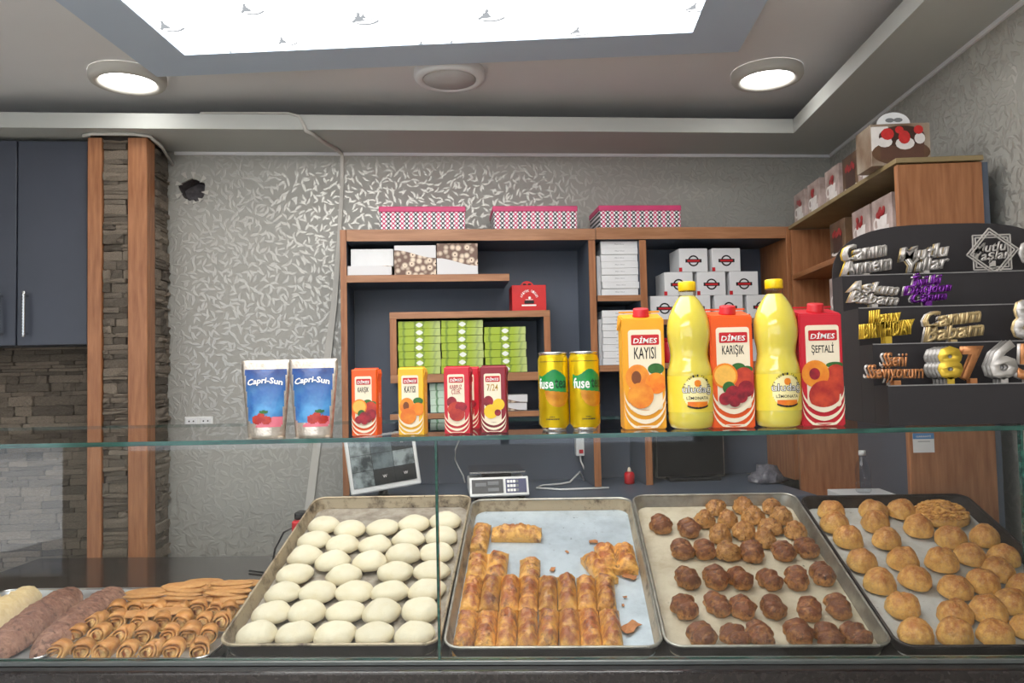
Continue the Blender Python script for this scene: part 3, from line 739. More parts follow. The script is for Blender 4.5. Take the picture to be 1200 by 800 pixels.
for sx in (-1, 1):
    for sy in (-.06, .1): obj('foot', lathe([(.012, 0), (.012, .0115)], 10), M['black'], t).location = (sx*w2*.8, sy, 0)
# power strip hanging with its cable
s, z = wall(679, 522, .03)
t = thing('power_strip', 'white power strip with red switch hanging by its cable below the shelving', 'power strip', WT(s, .02, z), PHI)
obj('body', box(-.018, .018, -.034, 0, -.038, .038, .004, 2), M['whitep'], t); obj('switch', box(-.006, .010, -.037, -.0341, -.028, -.013, .001), M['redink'], t)
zd = DESK-z+.006
obj('cable', tube([(0, -.017, -.037), (.003, -.018, -.06), (.02, -.02, -.10), (.02, -.03, -.15), (-.01, -.06, zd+.03), (-.06, -.12, zd), (-.10, -.16, zd), (-.17, -.18, zd), (-.2, -.24, zd), (-.12, -.30, zd), (.05, -.30, zd)], .0035, 6), M['whitep'], t, True)
obj('upper_cable', tube([(0, -.017, .037), (.004, -.017, .08), (0, -.015, .16)], .004, 6), M['whitep'], t, True)
s, z = wall(625+(-81), 535, .03)
t = thing('loose_cable', 'thin white cable drooping down the dark back panel beside the scale', 'cable', WT(wall(541, 530, .02)[0], .016, DESK), PHI)
obj('wire', tube([(0, 0, .26), (0, 0, .2), (-.006, -.004, .17), (-.024, -.006, .13), (-.026, -.006, .09), (-.012, -.006, .06), (.004, -.01, .03), (.01, -.02, .004)], .003, 6), M['whitep'], t, True)
# little red bottle, TV, plastic bag
s, z = wall(738, 575, .2)
t = thing('air_freshener', 'small red bottle with a pale tip standing on the desk', 'bottle', WT(s, .2, DESK), PHI)
obj('body', lathe([(.014, 0), (.019, .004), (.019, .036), (.014, .044)], 16), M['redink'], t, True); obj('cap', lathe([(.008, .0445), (.006, .056), (.002, .062)], 12), M['cream'], t, True)
s0, s1, z0, z1 = wr(768, 470, 848, 559, .13)
t = thing('television', 'dark switched-off flat screen with a thin silver edge on the desk', 'television', WT((s0+s1)/2, .13, DESK), PHI)
w2 = (s1-s0)/2; b0 = z0-DESK
obj('housing', box(-w2, w2, -.004, .03, b0, z1-DESK, .003), M['alu_rim'], t); obj('screen', box(-w2+.004, w2-.006, -.006, -.0041, b0+.006, z1-DESK-.006), M['black'], t)
obj('stand', box(-.1, .1, -.06, .06, 0, .012, .003, 1, box(-.03, .03, .004, .03, .0, b0)), M['black'], t)
s, z = wall(904, 571, .42)
t = thing('plastic_bag', 'crumpled clear plastic bag on the desk beside the oak panel', 'plastic bag', WT(wall(900, 575, .3)[0], .3, DESK), PHI)
obj('film', blob(.06, .04, .06, .5, 3, 5, .1, 3, .3), pm('crumpled_film', srgb(120, 118, 126), .15, var=.4, scale=60, bump=.8), t)
# red gadget with black cord behind the white-bun tray
t = thing('electric_lighter', 'red and black handled gadget with a cord on the case deck', 'lighter', (onY(337, 615, 2.06).x+.012, 2.14, DK+.0003))
b = obj('body', box(-.02, .02, -.025, .025, 0, .1, .006, 2), M['black'], t); b2 = obj('red_shell', box(-.021, .021, -.026, .026, .1005, .15, .006, 2), M['redink'], t)
obj('grip', box(-.016, .022, -.02, .02, .1505, .172, .006, 2), M['black'], t)
obj('cord', tube([(-.02, 0, .13), (-.05, 0, .115), (-.075, 0, .07), (-.085, 0, .02), (-.09, 0, .004), (-.16, .03, .004)], .0028, 6), M['black'], t, True)

# ================================================================== RIGHT BOOKCASE
BX0, BX1, BY0, BY1 = .885, 1.1, 2.037, 2.955
t = thing('bookcase', 'tall oak bookcase with dark blue inside against the right wall', 'bookcase', (BX0, BY0, 0))
D = BY1-BY0; Wb = BX1-BX0; ZT = E+.536
obj('end_panel', box(.004, Wb, 0, .02, 0, ZT-.0165, .001), M['wood'], t)
obj('far_panel', box(.004, Wb, D-.02, D, 0, ZT-.0165, .001), M['wood'], t)
obj('back_panel', box(Wb+.0005, Wb+.016, .004, D, 0, ZT-.0165), M['navyd'], t)
obj('top_board', box(0, Wb+.003, -.004, D, ZT-.013, ZT, .001), pm('yellowed_edge_board', srgb(150, 130, 92), .5, var=.15), t)
SH = [E+.352, E+.165, E-.46]
for z in SH: obj('shelf', box(.003, Wb, .0205, D-.0205, z-.018, z, .001), M['woody'], t)
p = onY(1082, 516, BY0)
stk = obj('paper_notice', box(-.026, .026, -.0012, -.0003, -.03, .018), M['white'], t); stk.location = (p.x-BX0, 0, p.z)
obj('notice_header', flat(rrect(-.026, .026, .004, .0185, .001), -.0013), pm('blue_print', srgb(86, 140, 196), .5), stk)
obj('lettering', text('GARANTİ', .036, .006, M=TR(0, -.0017, .011)), M['whiteink'], stk)
obj('lettering', flat(rrect(-.014, .016, -.003, -.0015, .0004), -.0013), M['greyink'], stk)
# mug-picture gift boxes
mugbg = pm('mauve_brown_photo', srgb(196, 178, 172), .4, col2=srgb(140, 120, 112), scale=14)
cakebg = pm('brown_cake_photo', srgb(120, 92, 66), .4, col2=srgb(70, 52, 40), scale=10)
berry = pm('berry_print', srgb(170, 44, 46), .4, var=.4, scale=90); choc = pm('chocolate_print', srgb(72, 46, 36), .4, var=.3, scale=60)
cuff = pm('white_cup_print', srgb(232, 226, 222), .4, var=.12, scale=40)
def mug_box(loc, rz, w, d, h, label, group, kind='mug'):
    t = thing('cake_box', label, 'box', loc, rz, group)
    obj('carton', box(-w/2, w/2, -d/2, d/2, 0, h, .001), mugbg if kind == 'mug' else cakebg, t)
    y = -d/2-.0002
    if kind == 'mug':
        obj('cup_print', flat([(-.2*w, .16*h), (.2*w, .16*h), (.26*w, .55*h), (-.26*w, .55*h)], y), cuff, t)
        obj('cup_handle_print', ring(-.28*w, .4*h, .09*w, .15*w, y-.0003, 14), cuff, t)
        bm = None
        for k in range(7): bm = flat(circ(random.uniform(-.2, .2)*w, random.uniform(.56, .74)*h, .07*w, 9), y-.0002*k-.0004, bm)
        obj('berries_print', bm, berry, t)
        obj('spoon_print', flat(rrect(.18*w, .34*w, .06*h, .3*h, .01*w), y), cuff, t)
    else:
        bm = None; obj('plate_print', flat(circ(0, .14*h, .42*w, 20, .08*h), y), cuff, t)
        obj('cake_print', flat([(-.3*w, .14*h), (.32*w, .14*h), (.3*w, .62*h), (-.28*w, .62*h)], y-.0003), choc, t)
        for k in range(6): bm = flat(circ((-.25+.1*k)*w, (.66+.05*math.sin(k*2))*h, .075*w, 9), y-.0005-.0002*k, bm)
        obj('berries_print', bm, berry, t)
    hp = [(.3*w*math.cos(a), h+.2*h*math.sin(a)) for a in [PI*i/12 for i in range(13)]]
    hi = [(.17*w*math.cos(a), h+.09*h*math.sin(a)) for a in [PI*i/12 for i in range(12, -1, -1)]]
    obj('carry_handle', prism(hp+hi, -.001, .001), M['white'], t)
    return t
top = ZT+.0005
n_ = 0
for k, (px, kind) in enumerate(((935, 'mug'), (952, 'mug'), (974, 'mug'), (996, 'cake'), (1015, 'mug'))):
    y = .94*920/(px-649)   # lateral over bearing gives the depth along the shelf
    y = onX(px, 215, .918).y
    mug_box((.97, y, top), -PI/2, .125, .1, .12, 'mug-picture carry box on top of the bookcase, %s from the back wall' % ('first', 'second', 'third', 'fourth', 'fifth')[k] if kind == 'mug' else 'cake-picture carry box between mug-picture boxes on top of the bookcase', 'carry boxes on the bookcase', kind)
# large near box turned to the customers
p0 = onY(1021, 180, 2.11); p1 = onY(1091, 180, 2.11); wN = p1.x-p0.x
t = thing('cake_box', 'large carry box with a strawberry chocolate cake photo on the bookcase end', 'box', ((p0.x+p1.x)/2, 2.16, top), 0)
hN = .112
obj('carton', box(-wN/2, wN/2, -.05, .05, 0, hN, .001), pm('kitchen_photo', srgb(178, 164, 146), .4, col2=srgb(120, 96, 76), scale=9), t)
y = -.0502
obj('worktop_print', flat(rrect(-.49*wN, -.2*wN, .04, .105, .002), y), cuff, t); obj('dish_print', flat(circ(.0, .034, wN*.49, 26, .033), y-.0002), pm('dish_brown_print', srgb(104, 74, 52), .4, var=.3), t)
obj('cake_print', flat([(-.34*wN, .016), (.38*wN, .016), (.40*wN, .075), (-.36*wN, .075)], y-.0004), pm('cake_side_print', srgb(96, 64, 50), .4, var=.2), t)
obj('cake_top_print', flat(circ(.02*wN, .078, .385*wN, 24, .028), y-.0008), choc, t)
for nm, mt, L in (('cream_print', cuff, ((-.27, .063, .13, .014), (.07, .058, .16, .017), (.32, .07, .09, .015))), ('strawberry_print', pm('strawberry_print', srgb(206, 48, 46), .4, var=.2, scale=70), ((-.22, .084, .11, .016), (.06, .074, .1, .018), (-.02, .094, .07, .01), (.3, .093, .08, .012)))):
    bm = None
    for k, (a, b, c, d) in enumerate(L): bm = flat(circ(a*wN, b, c*wN, 12, d), y-.0012-.0002*k-(.001 if nm[0] == 's' else 0), bm)
    obj(nm, bm, mt, t)
hp = [(-.1*wN+.28*wN*math.cos(a), hN+.031*math.sin(a)) for a in [PI*i/14 for i in range(15)]]
obj('carry_handle', prism(hp, -.048, -.046), M['white'], t)
obj('finger_hole', flat(circ(-.16*wN, hN+.01, .012, 10, .006), -.0481, flat(circ(-.02*wN, hN+.01, .012, 10, .006), -.0481)), M['greyink'], t)
for k, (px, kind) in enumerate(((981, 'cake'), (1009, 'mug'), (1034, 'mug'))):
    y = onX(px, 270, .905).y
    mug_box((.965, max(y, 2.13), SH[0]+.0005), -PI/2, .13, .12, .115, 'mug-picture carry box on the upper inner bookcase shelf, %s from the oak end panel' % ('third', 'second', 'first')[k] if kind == 'mug' else 'berry-cake carry box on the inner shelf of the bookcase', 'carry boxes inside the bookcase', kind)
for y, kind in ((2.55, 'mug'), (2.38, 'mug')):
    mug_box((.97, y, SH[1]+.0005), -PI/2, .14, .12, .13, ('mug-picture carry box on the second inner bookcase shelf, %s the oak end panel' % ('farther from' if y > 2.5 else 'nearer')), 'carry boxes on the second bookcase shelf', kind)
# white box and small water bottle on a bookcase shelf
t = thing('white_box', 'flat white box inside the bookcase carrying a water bottle', 'box', (.985, 2.62, SH[2]+.0005), 0)
obj('carton', box(-.085, .085, -.07, .07, 0, .062, .002), M['white'], t)
wat = glass_mat('clear_pet', (.93, .95, .97), .02)
t = thing('water_bottle', 'small clear water bottle standing on the flat white box', 'bottle', (.985, 2.6, SH[2]+.0635), 0)
obj('body', lathe([(.02, 0), (.024, .006), (.024, .03), (.021, .036), (.024, .042), (.024, .07), (.018, .095), (.01, .108), (.01, .118)], 16), wat, t, True)
obj('cap', lathe([(.0115, .1185), (.0115, .132), (.01, .134)], 14), M['whitep'], t)

# ================================================================== TRAYS
TD = .03
def bake_floor(name, base, stain, sc=14, lo=.45, hi=.7, metal=.3, rough=.42):
    m = NT(name); v = m.coord(); f = m.ramp(m.noise(v, sc, 6, .7), lo, hi); c = m.mix(f, base, stain)
    g = m.ramp(m.noise(v, sc*9, 3), .66, .74); c = m.mix(m.math('MULTIPLY', g, m.ramp(m.noise(v, 5, 2), .42, .6)), c, tuple(x*.3 for x in stain))
    m.ln(c, m.p.inputs['Base Color']); m.p.inputs['Roughness'].default_value = rough; m.p.inputs['Metallic'].default_value = metal
    m.bump(m.noise(v, 40, 3), .1); return m.m
def tray(origin, W, L, alpha, floor_m, wall_m, out_m, label, rim_m=None, r=.03, depth=TD):
    t = thing('baking_tray', label, 'tray', origin, 0, 'baking trays in the display case', rot=(alpha, 0, 0))
    def loop(x0, x1, y0, y1, rr, z, bm):
        return [bm.verts.new((x, y, z)) for x, y in rrect(x0, x1, y0, y1, rr, 5)]
    bm = BM(); a = loop(.012, W-.012, .012, L-.012, r*.7, .0025, bm); bm.faces.new(a)
    b = loop(.012, W-.012, .012, L-.012, r*.7, .0, bm); bm.faces.new(b[::-1])
    for i in range(len(a)): bm.faces.new((b[i], b[(i+1) % len(a)], a[(i+1) % len(a)], a[i]))
    obj('pan_floor', bm, floor_m, t)
    bm = BM(); n = None; prev = None
    for ins, z in ((.0118, .003), (.004, depth-.002), (.0035, depth)):
        c = loop(ins, W-ins, ins, L-ins, r, z, bm)
        if prev:
            for i in range(len(c)): f = bm.faces.new((prev[i], prev[(i+1) % len(c)], c[(i+1) % len(c)], c[i])); f.smooth = True
        prev = c
    obj('pan_wall', bm, wall_m, t)
    bm = BM(); prev = None
    for ins, z in ((.0105, 0), (.0025, depth-.002)):
        c = loop(ins, W-ins, ins, L-ins, r, z, bm)
        if prev:
            for i in range(len(c)): f = bm.faces.new((prev[i], c[i], c[(i+1) % len(c)], prev[(i+1) % len(c)])); f.smooth = True
        prev = c
    obj('outer_wall', bm, out_m, t)
    pts = rrect(.002, W-.002, .002, L-.002, r, 5); pts.append(pts[0]); pts.append(pts[1])
    obj('rolled_rim', tube([(x, y, depth) for x, y in pts], .0032, 6), rim_m or M['alu_rim'], t, True)
    return t
A1, A2 = math.radians(18.0), math.radians(16.0)
def frame(rim_x, rim_y, rim_z, al):
    ez = Vector((0, -math.sin(al), math.cos(al))); return Vector((rim_x, rim_y, E+rim_z)) - ez*TD
class TF:
    def __init__(s, o, al): s.o = o; s.al = al; s.ex = Vector((1, 0, 0)); s.ey = Vector((0, math.cos(al), math.sin(al))); s.ez = Vector((0, -math.sin(al), math.cos(al)))
    def at(s, px, py, h):            # where the sight line meets the plane h above the pan floor
        d = ray(px, py); q = s.o + s.ez*h; k = (q-EYE).dot(s.ez)/d.dot(s.ez); P = EYE + d*k - s.o
        return P.dot(s.ex), P.dot(s.ey)
    def W(s, x, y, z): return s.o + s.ex*x + s.ey*y + s.ez*z
T2 = TF(frame(-.640, 1.45, -.487, A2), A2); T3 = TF(frame(-.217, 1.45, -.494, A1), A1); T4 = TF(frame(.189, 1.45, -.493, A1), A1); T5 = TF(frame(.599, 1.45, -.495, A1), A1)
blk = bake_floor('floury_steel', srgb(176, 168, 156), srgb(112, 98, 84), 22, .4, .75)
old = bake_floor('browned_tray_wall', srgb(176, 160, 134), srgb(70, 54, 42), 20, .5, .68, .4)
foil = bake_floor('bare_bluish_tray', srgb(196, 208, 217), srgb(160, 172, 182), 11, .4, .75, .4, .38)
parch = bake_floor('greasy_parchment', srgb(190, 180, 158), srgb(148, 128, 98), 9, .45, .75, 0, .5)
parch2 = bake_floor('grey_parchment', srgb(186, 186, 182), srgb(150, 142, 128), 10, .45, .75, 0, .5)
tray(T2.o, .418, .645, A2, blk, old, M['tray_dark'], 'dark tilted tray holding the pale floury buns', old)
tray(T3.o, .404, .59, A1, foil, old, M['tray_dark'], 'tilted bare metal tray with sliced layered pastry')
tray(T4.o, .405, .60, A1, parch, M['alu_rim'], M['tray_dark'], 'tilted paper-lined tray holding the small chocolate-brown rolls')
tray(T5.o, .405, .585, A1, parch2, M['tray_dark'], M['tray_dark'], 'tilted dark tray holding the golden round buns', M['tray_dark'])
# sloped racks that carry the trays (parts of the case)
case = [o for o in bpy.data.objects if o.name.startswith('display_case')][0]
for x0, x1, tf in ((-.63, -.232, T2), (-.21, .995, T3)):
    bm = BM(); V = []
    for x in (x0, x1):
        for Y in (1.475, 1.96):
            k = (Y-tf.o.y)/math.cos(tf.al); z = tf.o.z+k*math.sin(tf.al)-.004
            V.append([bm.verts.new((x, Y-1.4, DK+.0005)), bm.verts.new((x, Y-1.4, max(z, DK+.002)))])
    a, b, c, d = V
    for q in ((a[0], b[0], b[1], a[1]), (c[0], c[1], d[1], d[0]), (a[1], b[1], d[1], c[1]), (a[0], a[1], c[1], c[0]), (b[0], d[0], d[1], b[1]), (a[0], c[0], d[0], b[0])): bm.faces.new(q)
    bmesh.ops.recalc_face_normals(bm, faces=bm.faces)
    obj('sloped_rack', bm, M['tray_dark'], case)
def mesh_of(name, bm, mat):
    me = bpy.data.meshes.new(name); bm.to_mesh(me); bm.free(); me.materials.append(mat); return me
def put(name, me, tf, x, y, rz, label, cat, group, sc=(1, 1, 1), z=.003, tilt=(0, 0)):
    o = bpy.data.objects.new(name, me); C.objects.link(o); o.location = tf.W(x, y, z)
    o.rotation_euler = (Matrix.Rotation(tf.al, 3, 'X') @ Matrix.Rotation(rz, 3, 'Z') @ Matrix.Rotation(tilt[0], 3, 'X') @ Matrix.Rotation(tilt[1], 3, 'Y')).to_euler()
    o.scale = sc; return tag(o, label, cat, group)
def relax(P, dmin, x0, x1, y0, y1, n=60):     # nudges neighbours apart until they only touch
    P = [list(q) for q in P]
    for _ in range(n):
        for i in range(len(P)):
            for j in range(i):
                dx, dy = P[i][0]-P[j][0], P[i][1]-P[j][1]; d = math.hypot(dx, dy) or 1e-6
                if d < dmin:
                    k = (dmin-d)/d*.25; P[i][0] += dx*k; P[i][1] += dy*k; P[j][0] -= dx*k; P[j][1] -= dy*k
        for q in P: q[0] = min(max(q[0], x0), x1); q[1] = min(max(q[1], y0), y1)
    return P
# ------------------------------------------------------------------ white buns
dough = crust('pale_floury_dough', srgb(206, 192, 156), srgb(212, 204, 180), .0, .03, 18, .5, .8, .25, 60, 0, .05)
def bun_white(seed):
    t = blob(.0425, .0385, .03, .1, 1.3, seed, .45, 3, .02)
    for v in t.verts:
        r = math.hypot(v.co.x, v.co.y)
        if v.co.z > .018: v.co.z -= .005*math.exp(-(r/.012)**2)*(1 if seed % 2 else .3)
    return mesh_of('white_bun', t, dough)
WB = [bun_white(i) for i in range(7)]
rows = [[(470, 172), (583, 180), (708, 170), (848, 162), (990, 152)], [(422, 243), (537, 253), (695, 237), (825, 228), (972, 222)], [(383, 318), (532, 325), (672, 333), (813, 297), (958, 278)],
        [(337, 393), (535, 395), (806, 372), (952, 345)], [(315, 475), (467, 472), (606, 465), (765, 445), (915, 435)], [(228, 555), (423, 557), (578, 545), (732, 535), (885, 540)], [(160, 628), (385, 625), (535, 626), (688, 624), (850, 624)]]
RN = ('back', 'second-from-back', 'third-from-back', 'middle', 'third-from-front', 'second-from-front', 'front')
CN = ('first', 'second', 'third', 'fourth', 'fifth')
WP = iter(relax([T2.at(240+a/3.477, 570+b/3.477, .016) for row in rows for a, b in row], .079, .057, .361, .055, .585))
for ri, row in enumerate(rows):
    for ci, (a, b) in enumerate(row):
        x, y = next(WP)
        put('white_bun', random.choice(WB), T2, x, y, random.uniform(-.5, .5)+PI*random.randint(0, 1), 'pale floury bun in the %s row, %s from the rolled-cookie tray side' % (RN[ri], CN[ci]), 'bun', 'pale floury buns', (random.uniform(.93, .99), random.uniform(.95, 1.02), random.uniform(.9, 1.15)))
# ------------------------------------------------------------------ golden buns
gold = crust('golden_bun_crust', srgb(230, 178, 94), srgb(172, 102, 42), .010, .046, 34, .55, .46, .7, 60, .1, .1, srgb(206, 160, 108), 100, .16)
def bun_gold(seed):
    t = blob(.0365, .0345, .042, .09, 1.6, seed, .2, 4, .05); a = seed*1.1
    for v in t.verts:
        q = v.co.x*math.cos(a)+v.co.y*math.sin(a)
        if v.co.z > .02: v.co.z -= .0025*math.exp(-(q/.004)**2)
    return mesh_of('golden_bun', t, gold)
GB_ = [bun_gold(i+20) for i in range(7)]
gp = [(148, 135), (170, 185), (225, 250), (308, 102), (432, 110), (348, 187), (397, 262), (533, 212), (680, 268), (852, 255), (293, 355), (467, 353), (632, 357), (773, 333), (875, 392), (950, 340), (367, 445), (517, 430), (697, 468), (815, 448), (948, 462), (467, 545), (522, 660), (708, 595), (835, 562), (955, 540), (712, 675), (868, 678), (1010, 640), (1060, 560)]
ORDG = ('first', 'second', 'third', 'fourth', 'fifth', 'sixth', 'seventh', 'eighth', 'ninth')
gps = sorted(gp, key=lambda q: q[1])
GPP = relax([T5.at(930+a/3.637, 560+b/3.637, .018) for a, b in gps], .067, .05, .354, .052, .53)
for i, (a, b) in enumerate(gps):
    x, y = GPP[i]
    bd = lambda q: sum(q[1] > c for c in (160, 295, 400, 510, 620)); rk = sorted(q[0] for q in gp if bd(q) == bd((a, b))).index(a)
    lab = 'golden round bun in the %s, %s from the chocolate-roll tray' % (('back row by the crumb-topped bun', 'second row from the back', 'third row from the back', 'third row from the front', 'second row from the front', 'front row')[bd((a, b))], ORDG[rk])
    put('golden_bun', random.choice(GB_), T5, x, y, random.uniform(0, 6), lab, 'bun', 'golden buns', (random.uniform(.88, .95),)*2+(random.uniform(1.0, 1.15),))
x, y = T5.at(930+630/3.637, 560+152/3.637, .02)
t = thing('crumb_bun', 'large bun thickly topped with crumbs at the back of the tray', 'bun', T5.W(x, y, .003), rot=(A1, 0, 0))
obj('bun_body', blob(.063, .052, .04, .06, 1.5, 41, .2, 3, .02), gold, t)
bm = BM(); rnd = random.Random(3)
for k in range(190):
    a = rnd.uniform(0, 6.28); r = rnd.uniform(0, .05)**1; rr = math.sqrt(r/.05)*.05
    cx_, cy_ = rr*1.15*math.cos(a), rr*.92*math.sin(a); zz = .0405*math.sqrt(max(.15, 1-(cx_/.066)**2-(cy_/.056)**2))+.0015
    q = bmesh.new(); bmesh.ops.create_icosphere(q, subdivisions=1, radius=rnd.uniform(.003, .0068))
    join(bm, q, TR(cx_, cy_, zz) @ Matrix.Diagonal((1.3, .8, .7, 1)) @ Matrix.Rotation(a*3, 4, 'X'))
o = obj('crumb_topping', bm, pm('toasted_crumbs', srgb(222, 168, 88), .6, col2=srgb(160, 100, 44), scale=90), t); o['kind'] = 'stuff'
# ------------------------------------------------------------------ chocolate rolls and light crinkled pastries
chocr = crust('chocolate_glazed_dough', srgb(204, 142, 78), srgb(122, 66, 32), .006, .021, 40, .6, .42, 1.0, 60, .2, .16, srgb(72, 36, 18), 70, .13)
lightr = crust('seeded_golden_dough', srgb(204, 150, 82), srgb(150, 94, 42), .008, .04, 40, .6, .42, .8, 60, .15, .1, srgb(84, 44, 20), 70, .14)
def roll(seed, n=34, m=26):
    t = bmesh.new(); L, R_ = .033, .021; rings = []
    for i in range(n+1):
        u = i/n; x = (u-.5)*2*L; e = max(0, 1-abs(2*u-1)**3.2)**.5; ridge = 1+.12*math.sin(u*PI*5+seed)*(1 if .1 < u < .9 else 0)
        ring_ = []
        for k in range(m):
            a = 2*PI*k/m; d = Vector((x*20, math.cos(a), math.sin(a)))
            r = R_*max(e, .04)*ridge*(1+.16*n3(d, 1.6, seed)+.10*n3(d, 5, seed))
            z = r*math.sin(a)*.85; z = z if z > -.011 else -.011+(z+.011)*.1
            ring_.append(t.verts.new((r*1.06*math.cos(a), x, z+.0122)))
        rings.append(ring_)
    for A, B in zip(rings, rings[1:]):
        for k in range(m): t.faces.new((A[k], A[(k+1) % m], B[(k+1) % m], B[k])).smooth = True
    t.faces.new(rings[0]); t.faces.new(rings[-1][::-1]); bmesh.ops.recalc_face_normals(t, faces=t.faces)
    return mesh_of('chocolate_roll', t, chocr)
RL = [roll(i*1.7+.3) for i in range(7)]
def crinkle(seed):
    t = blob(.026, .024, .036, .12, 2, seed, .2, 4, .16); return mesh_of('crinkled_pastry', t, lightr)
CR = [crinkle(i+60) for i in range(5)]
ORDN = ('first', 'second', 'third', 'fourth', 'fifth', 'sixth', 'seventh', 'eighth', 'ninth')
lp = [(347, 122), (452, 112), (570, 114), (298, 174), (393, 172), (497, 160), (612, 162), (362, 234), (457, 220), (568, 200), (545, 250), (682, 217), (395, 302)]
dp = [(120, 192), (233, 207), (205, 292), (297, 294), (490, 305), (620, 300), (730, 287), (228, 412), (343, 410), (440, 414), (562, 415), (672, 412), (797, 397), (215, 529), (350, 517), (450, 530), (575, 529), (725, 535), (842, 525), (287, 642), (420, 647), (523, 639), (680, 632), (803, 647), (915, 647)]
AP = dict(zip(lp+dp, relax([T4.at(740+a/3.477, 560+b/3.477, .015) for a, b in lp+dp], .047, .044, .361, .05, .555)))
LB = lambda q: sum(q[1] > c for c in (140, 190, 290))
for a, b in lp:
    x, y = AP[(a, b)]
    put('crinkled_pastry', random.choice(CR), T4, x, y, random.uniform(0, 6), 'light seeded crinkled pastry in the %s, %s from the layered-pastry tray' % (('back row', 'second row', 'third row', 'row of chocolate rolls')[LB((a, b))], ORDN[sorted(q[0] for q in lp if LB(q) == LB((a, b))).index(a)]), 'pastry', 'light crinkled pastries', (random.uniform(.95, 1.15), random.uniform(.95, 1.1), random.uniform(.9, 1.1)))
for i, (a, b) in enumerate(dp):
    x, y = AP[(a, b)]
    row = 'behind the light crinkled pastries' if False else ('beside the light crinkled pastries' if b < 350 else ('in the middle row of the tray' if b < 470 else ('in the second row from the front' if b < 580 else 'in the front row of the tray')))
    rw = [q for q in dp if (q[1] < 250, q[1] < 350, q[1] < 470, q[1] < 580) == (b < 250, b < 350, b < 470, b < 580)]; rk = sorted(q[0] for q in rw).index(a)
    row = ('among the light crinkled pastries at the back' if b < 250 else 'in the row touching the light crinkled pastries' if b < 350 else 'in the middle row' if b < 470 else 'in the second row from the glass' if b < 580 else 'in the front row')+', %s from the layered-pastry tray' % ORDN[rk]
    put('chocolate_roll', RL[i % 7], T4, x, y, random.uniform(-.25, .55) if b > 350 else random.uniform(-.3, .3), 'dark chocolate roll '+row, 'pastry', 'chocolate rolls', (random.uniform(.98, 1.12), random.uniform(.86, 1.02), random.uniform(1.0, 1.2)))
# ------------------------------------------------------------------ layered pastry slices
flaky = crust('flaky_layered_crust', srgb(236, 178, 86), srgb(162, 84, 32), .016, .040, 22, .75, .34, 1.0, 45, .4, .22, srgb(104, 48, 24), 16, .15)
def slab(w, l, h, seed, humps=1, wrinkle=.0042):
    t = bmesh.new(); nx, ny = 14*max(1, humps), 34
    def top(i, j):
        u, v = i/nx, j/ny; x = (u-.5)*w; y = (v-.5)*l
        ex = min(u*humps % 1, 1-(u*humps % 1))*2; ex = 1-(1-ex)**3 if 0 < i < nx else 0
        ey = min(1, min(v, 1-v)*5.5); ey = max(ey, .0)**.6
        z = h*(.42+.58*ex*ey) + wrinkle*n3((x, y*2.2, 0), 95, seed)*ey + wrinkle*1.5*n3((x, y*1.5, 0), 40, seed+2)*ey - wrinkle*1.3*max(0, .25-abs(n3((x*.7, y*1.6, 0), 55, seed+7)))*4*ey*.5
        k = 1+.05*n3((x, y, 0), 30, seed)
        return (x*k, y*k, max(z, .004))
    g = [[t.verts.new(top(i, j)) for j in range(ny+1)] for i in range(nx+1)]
    for i in range(nx):
        for j in range(ny): t.faces.new((g[i][j], g[i+1][j], g[i+1][j+1], g[i][j+1])).smooth = True
    bl = [t.verts.new(((i/nx-.5)*w*.98, s*l*.49, 0)) for s in (-1, 1) for i in range(nx+1)]
    for i in range(nx):
        t.faces.new((g[i][0], bl[i], bl[i+1], g[i+1][0])); t.faces.new((g[i+1][ny], bl[nx+1+i+1], bl[nx+1+i], g[i][ny]))
    t.faces.new([g[0][j] for j in range(ny, -1, -1)]+[bl[0], bl[nx+1]][::-1]) if False else None
    for gi, b0, b1 in ((0, bl[0], bl[nx+1]), (nx, bl[nx], bl[2*nx+1])):
        t.faces.new([b0]+[g[gi][j] for j in range(ny+1)]+[b1])
    t.faces.new([bl[i] for i in range(nx+1)]+[bl[nx+1+i] for i in range(nx, -1, -1)])
    bmesh.ops.recalc_face_normals(t, faces=t.faces)
    return mesh_of('pastry_slice', t, flaky)
def T3at(a, b, h=.02): return T3.at(500+a/3.477, 570+b/3.477, h)
SL = [slab(.0435, .113, .037, i+5) for i in range(6)]
fx0 = max(T3at(66, 655)[0], .016); fx1 = T3at(805, 655)[0]
yf = .070
for k in range(8):
    x = fx0+(fx1-fx0)*(k+.5)/8
    put('pastry_slice', SL[k % 6], T3, x, yf, PI*(k % 2)+random.uniform(-.02, .02), 'flaky golden layered pastry slice in the front row, %s from the pale-bun tray' % ('first', 'second', 'third', 'fourth', 'fifth', 'sixth', 'seventh', 'eighth')[k], 'pastry', 'front row of layered pastry', ((fx1-fx0)/8/.0435*.985, 1.0, random.uniform(.95, 1.12)))
gx0 = max(T3at(112, 440)[0], .016); gx1 = T3at(770, 440)[0]
for k in range(8):
    x = gx0+(gx1-gx0)*(k+.5)/8
    put('pastry_slice', SL[(k+3) % 6], T3, x, .192, PI*((k+1) % 2)+random.uniform(-.02, .02), 'flaky golden layered pastry slice in the second row, %s from the pale-bun tray' % ('first', 'second', 'third', 'fourth', 'fifth', 'sixth', 'seventh', 'eighth')[k], 'pastry', 'second row of layered pastry', ((gx1-gx0)/8/.0435*.985, 1.02, random.uniform(.9, 1.05)))
def one(a, b, w, l, h, rz, lab, humps=1, tilt=(0, 0), z=.003, seed=50):
    x, y = T3at(a, b); x = min(max(x, w/2*1.06+.014), .404-w/2*1.06-.014) if abs(rz) < .1 else x; put('pastry_slice', slab(w, l, h, seed, humps), T3, x, y, rz, lab, 'pastry', None, (1, 1, 1), z, tilt)
one(214, 322, .088, .105, .034, .0, 'uncut double piece of layered pastry against the pale-bun tray rim', 2, seed=51)
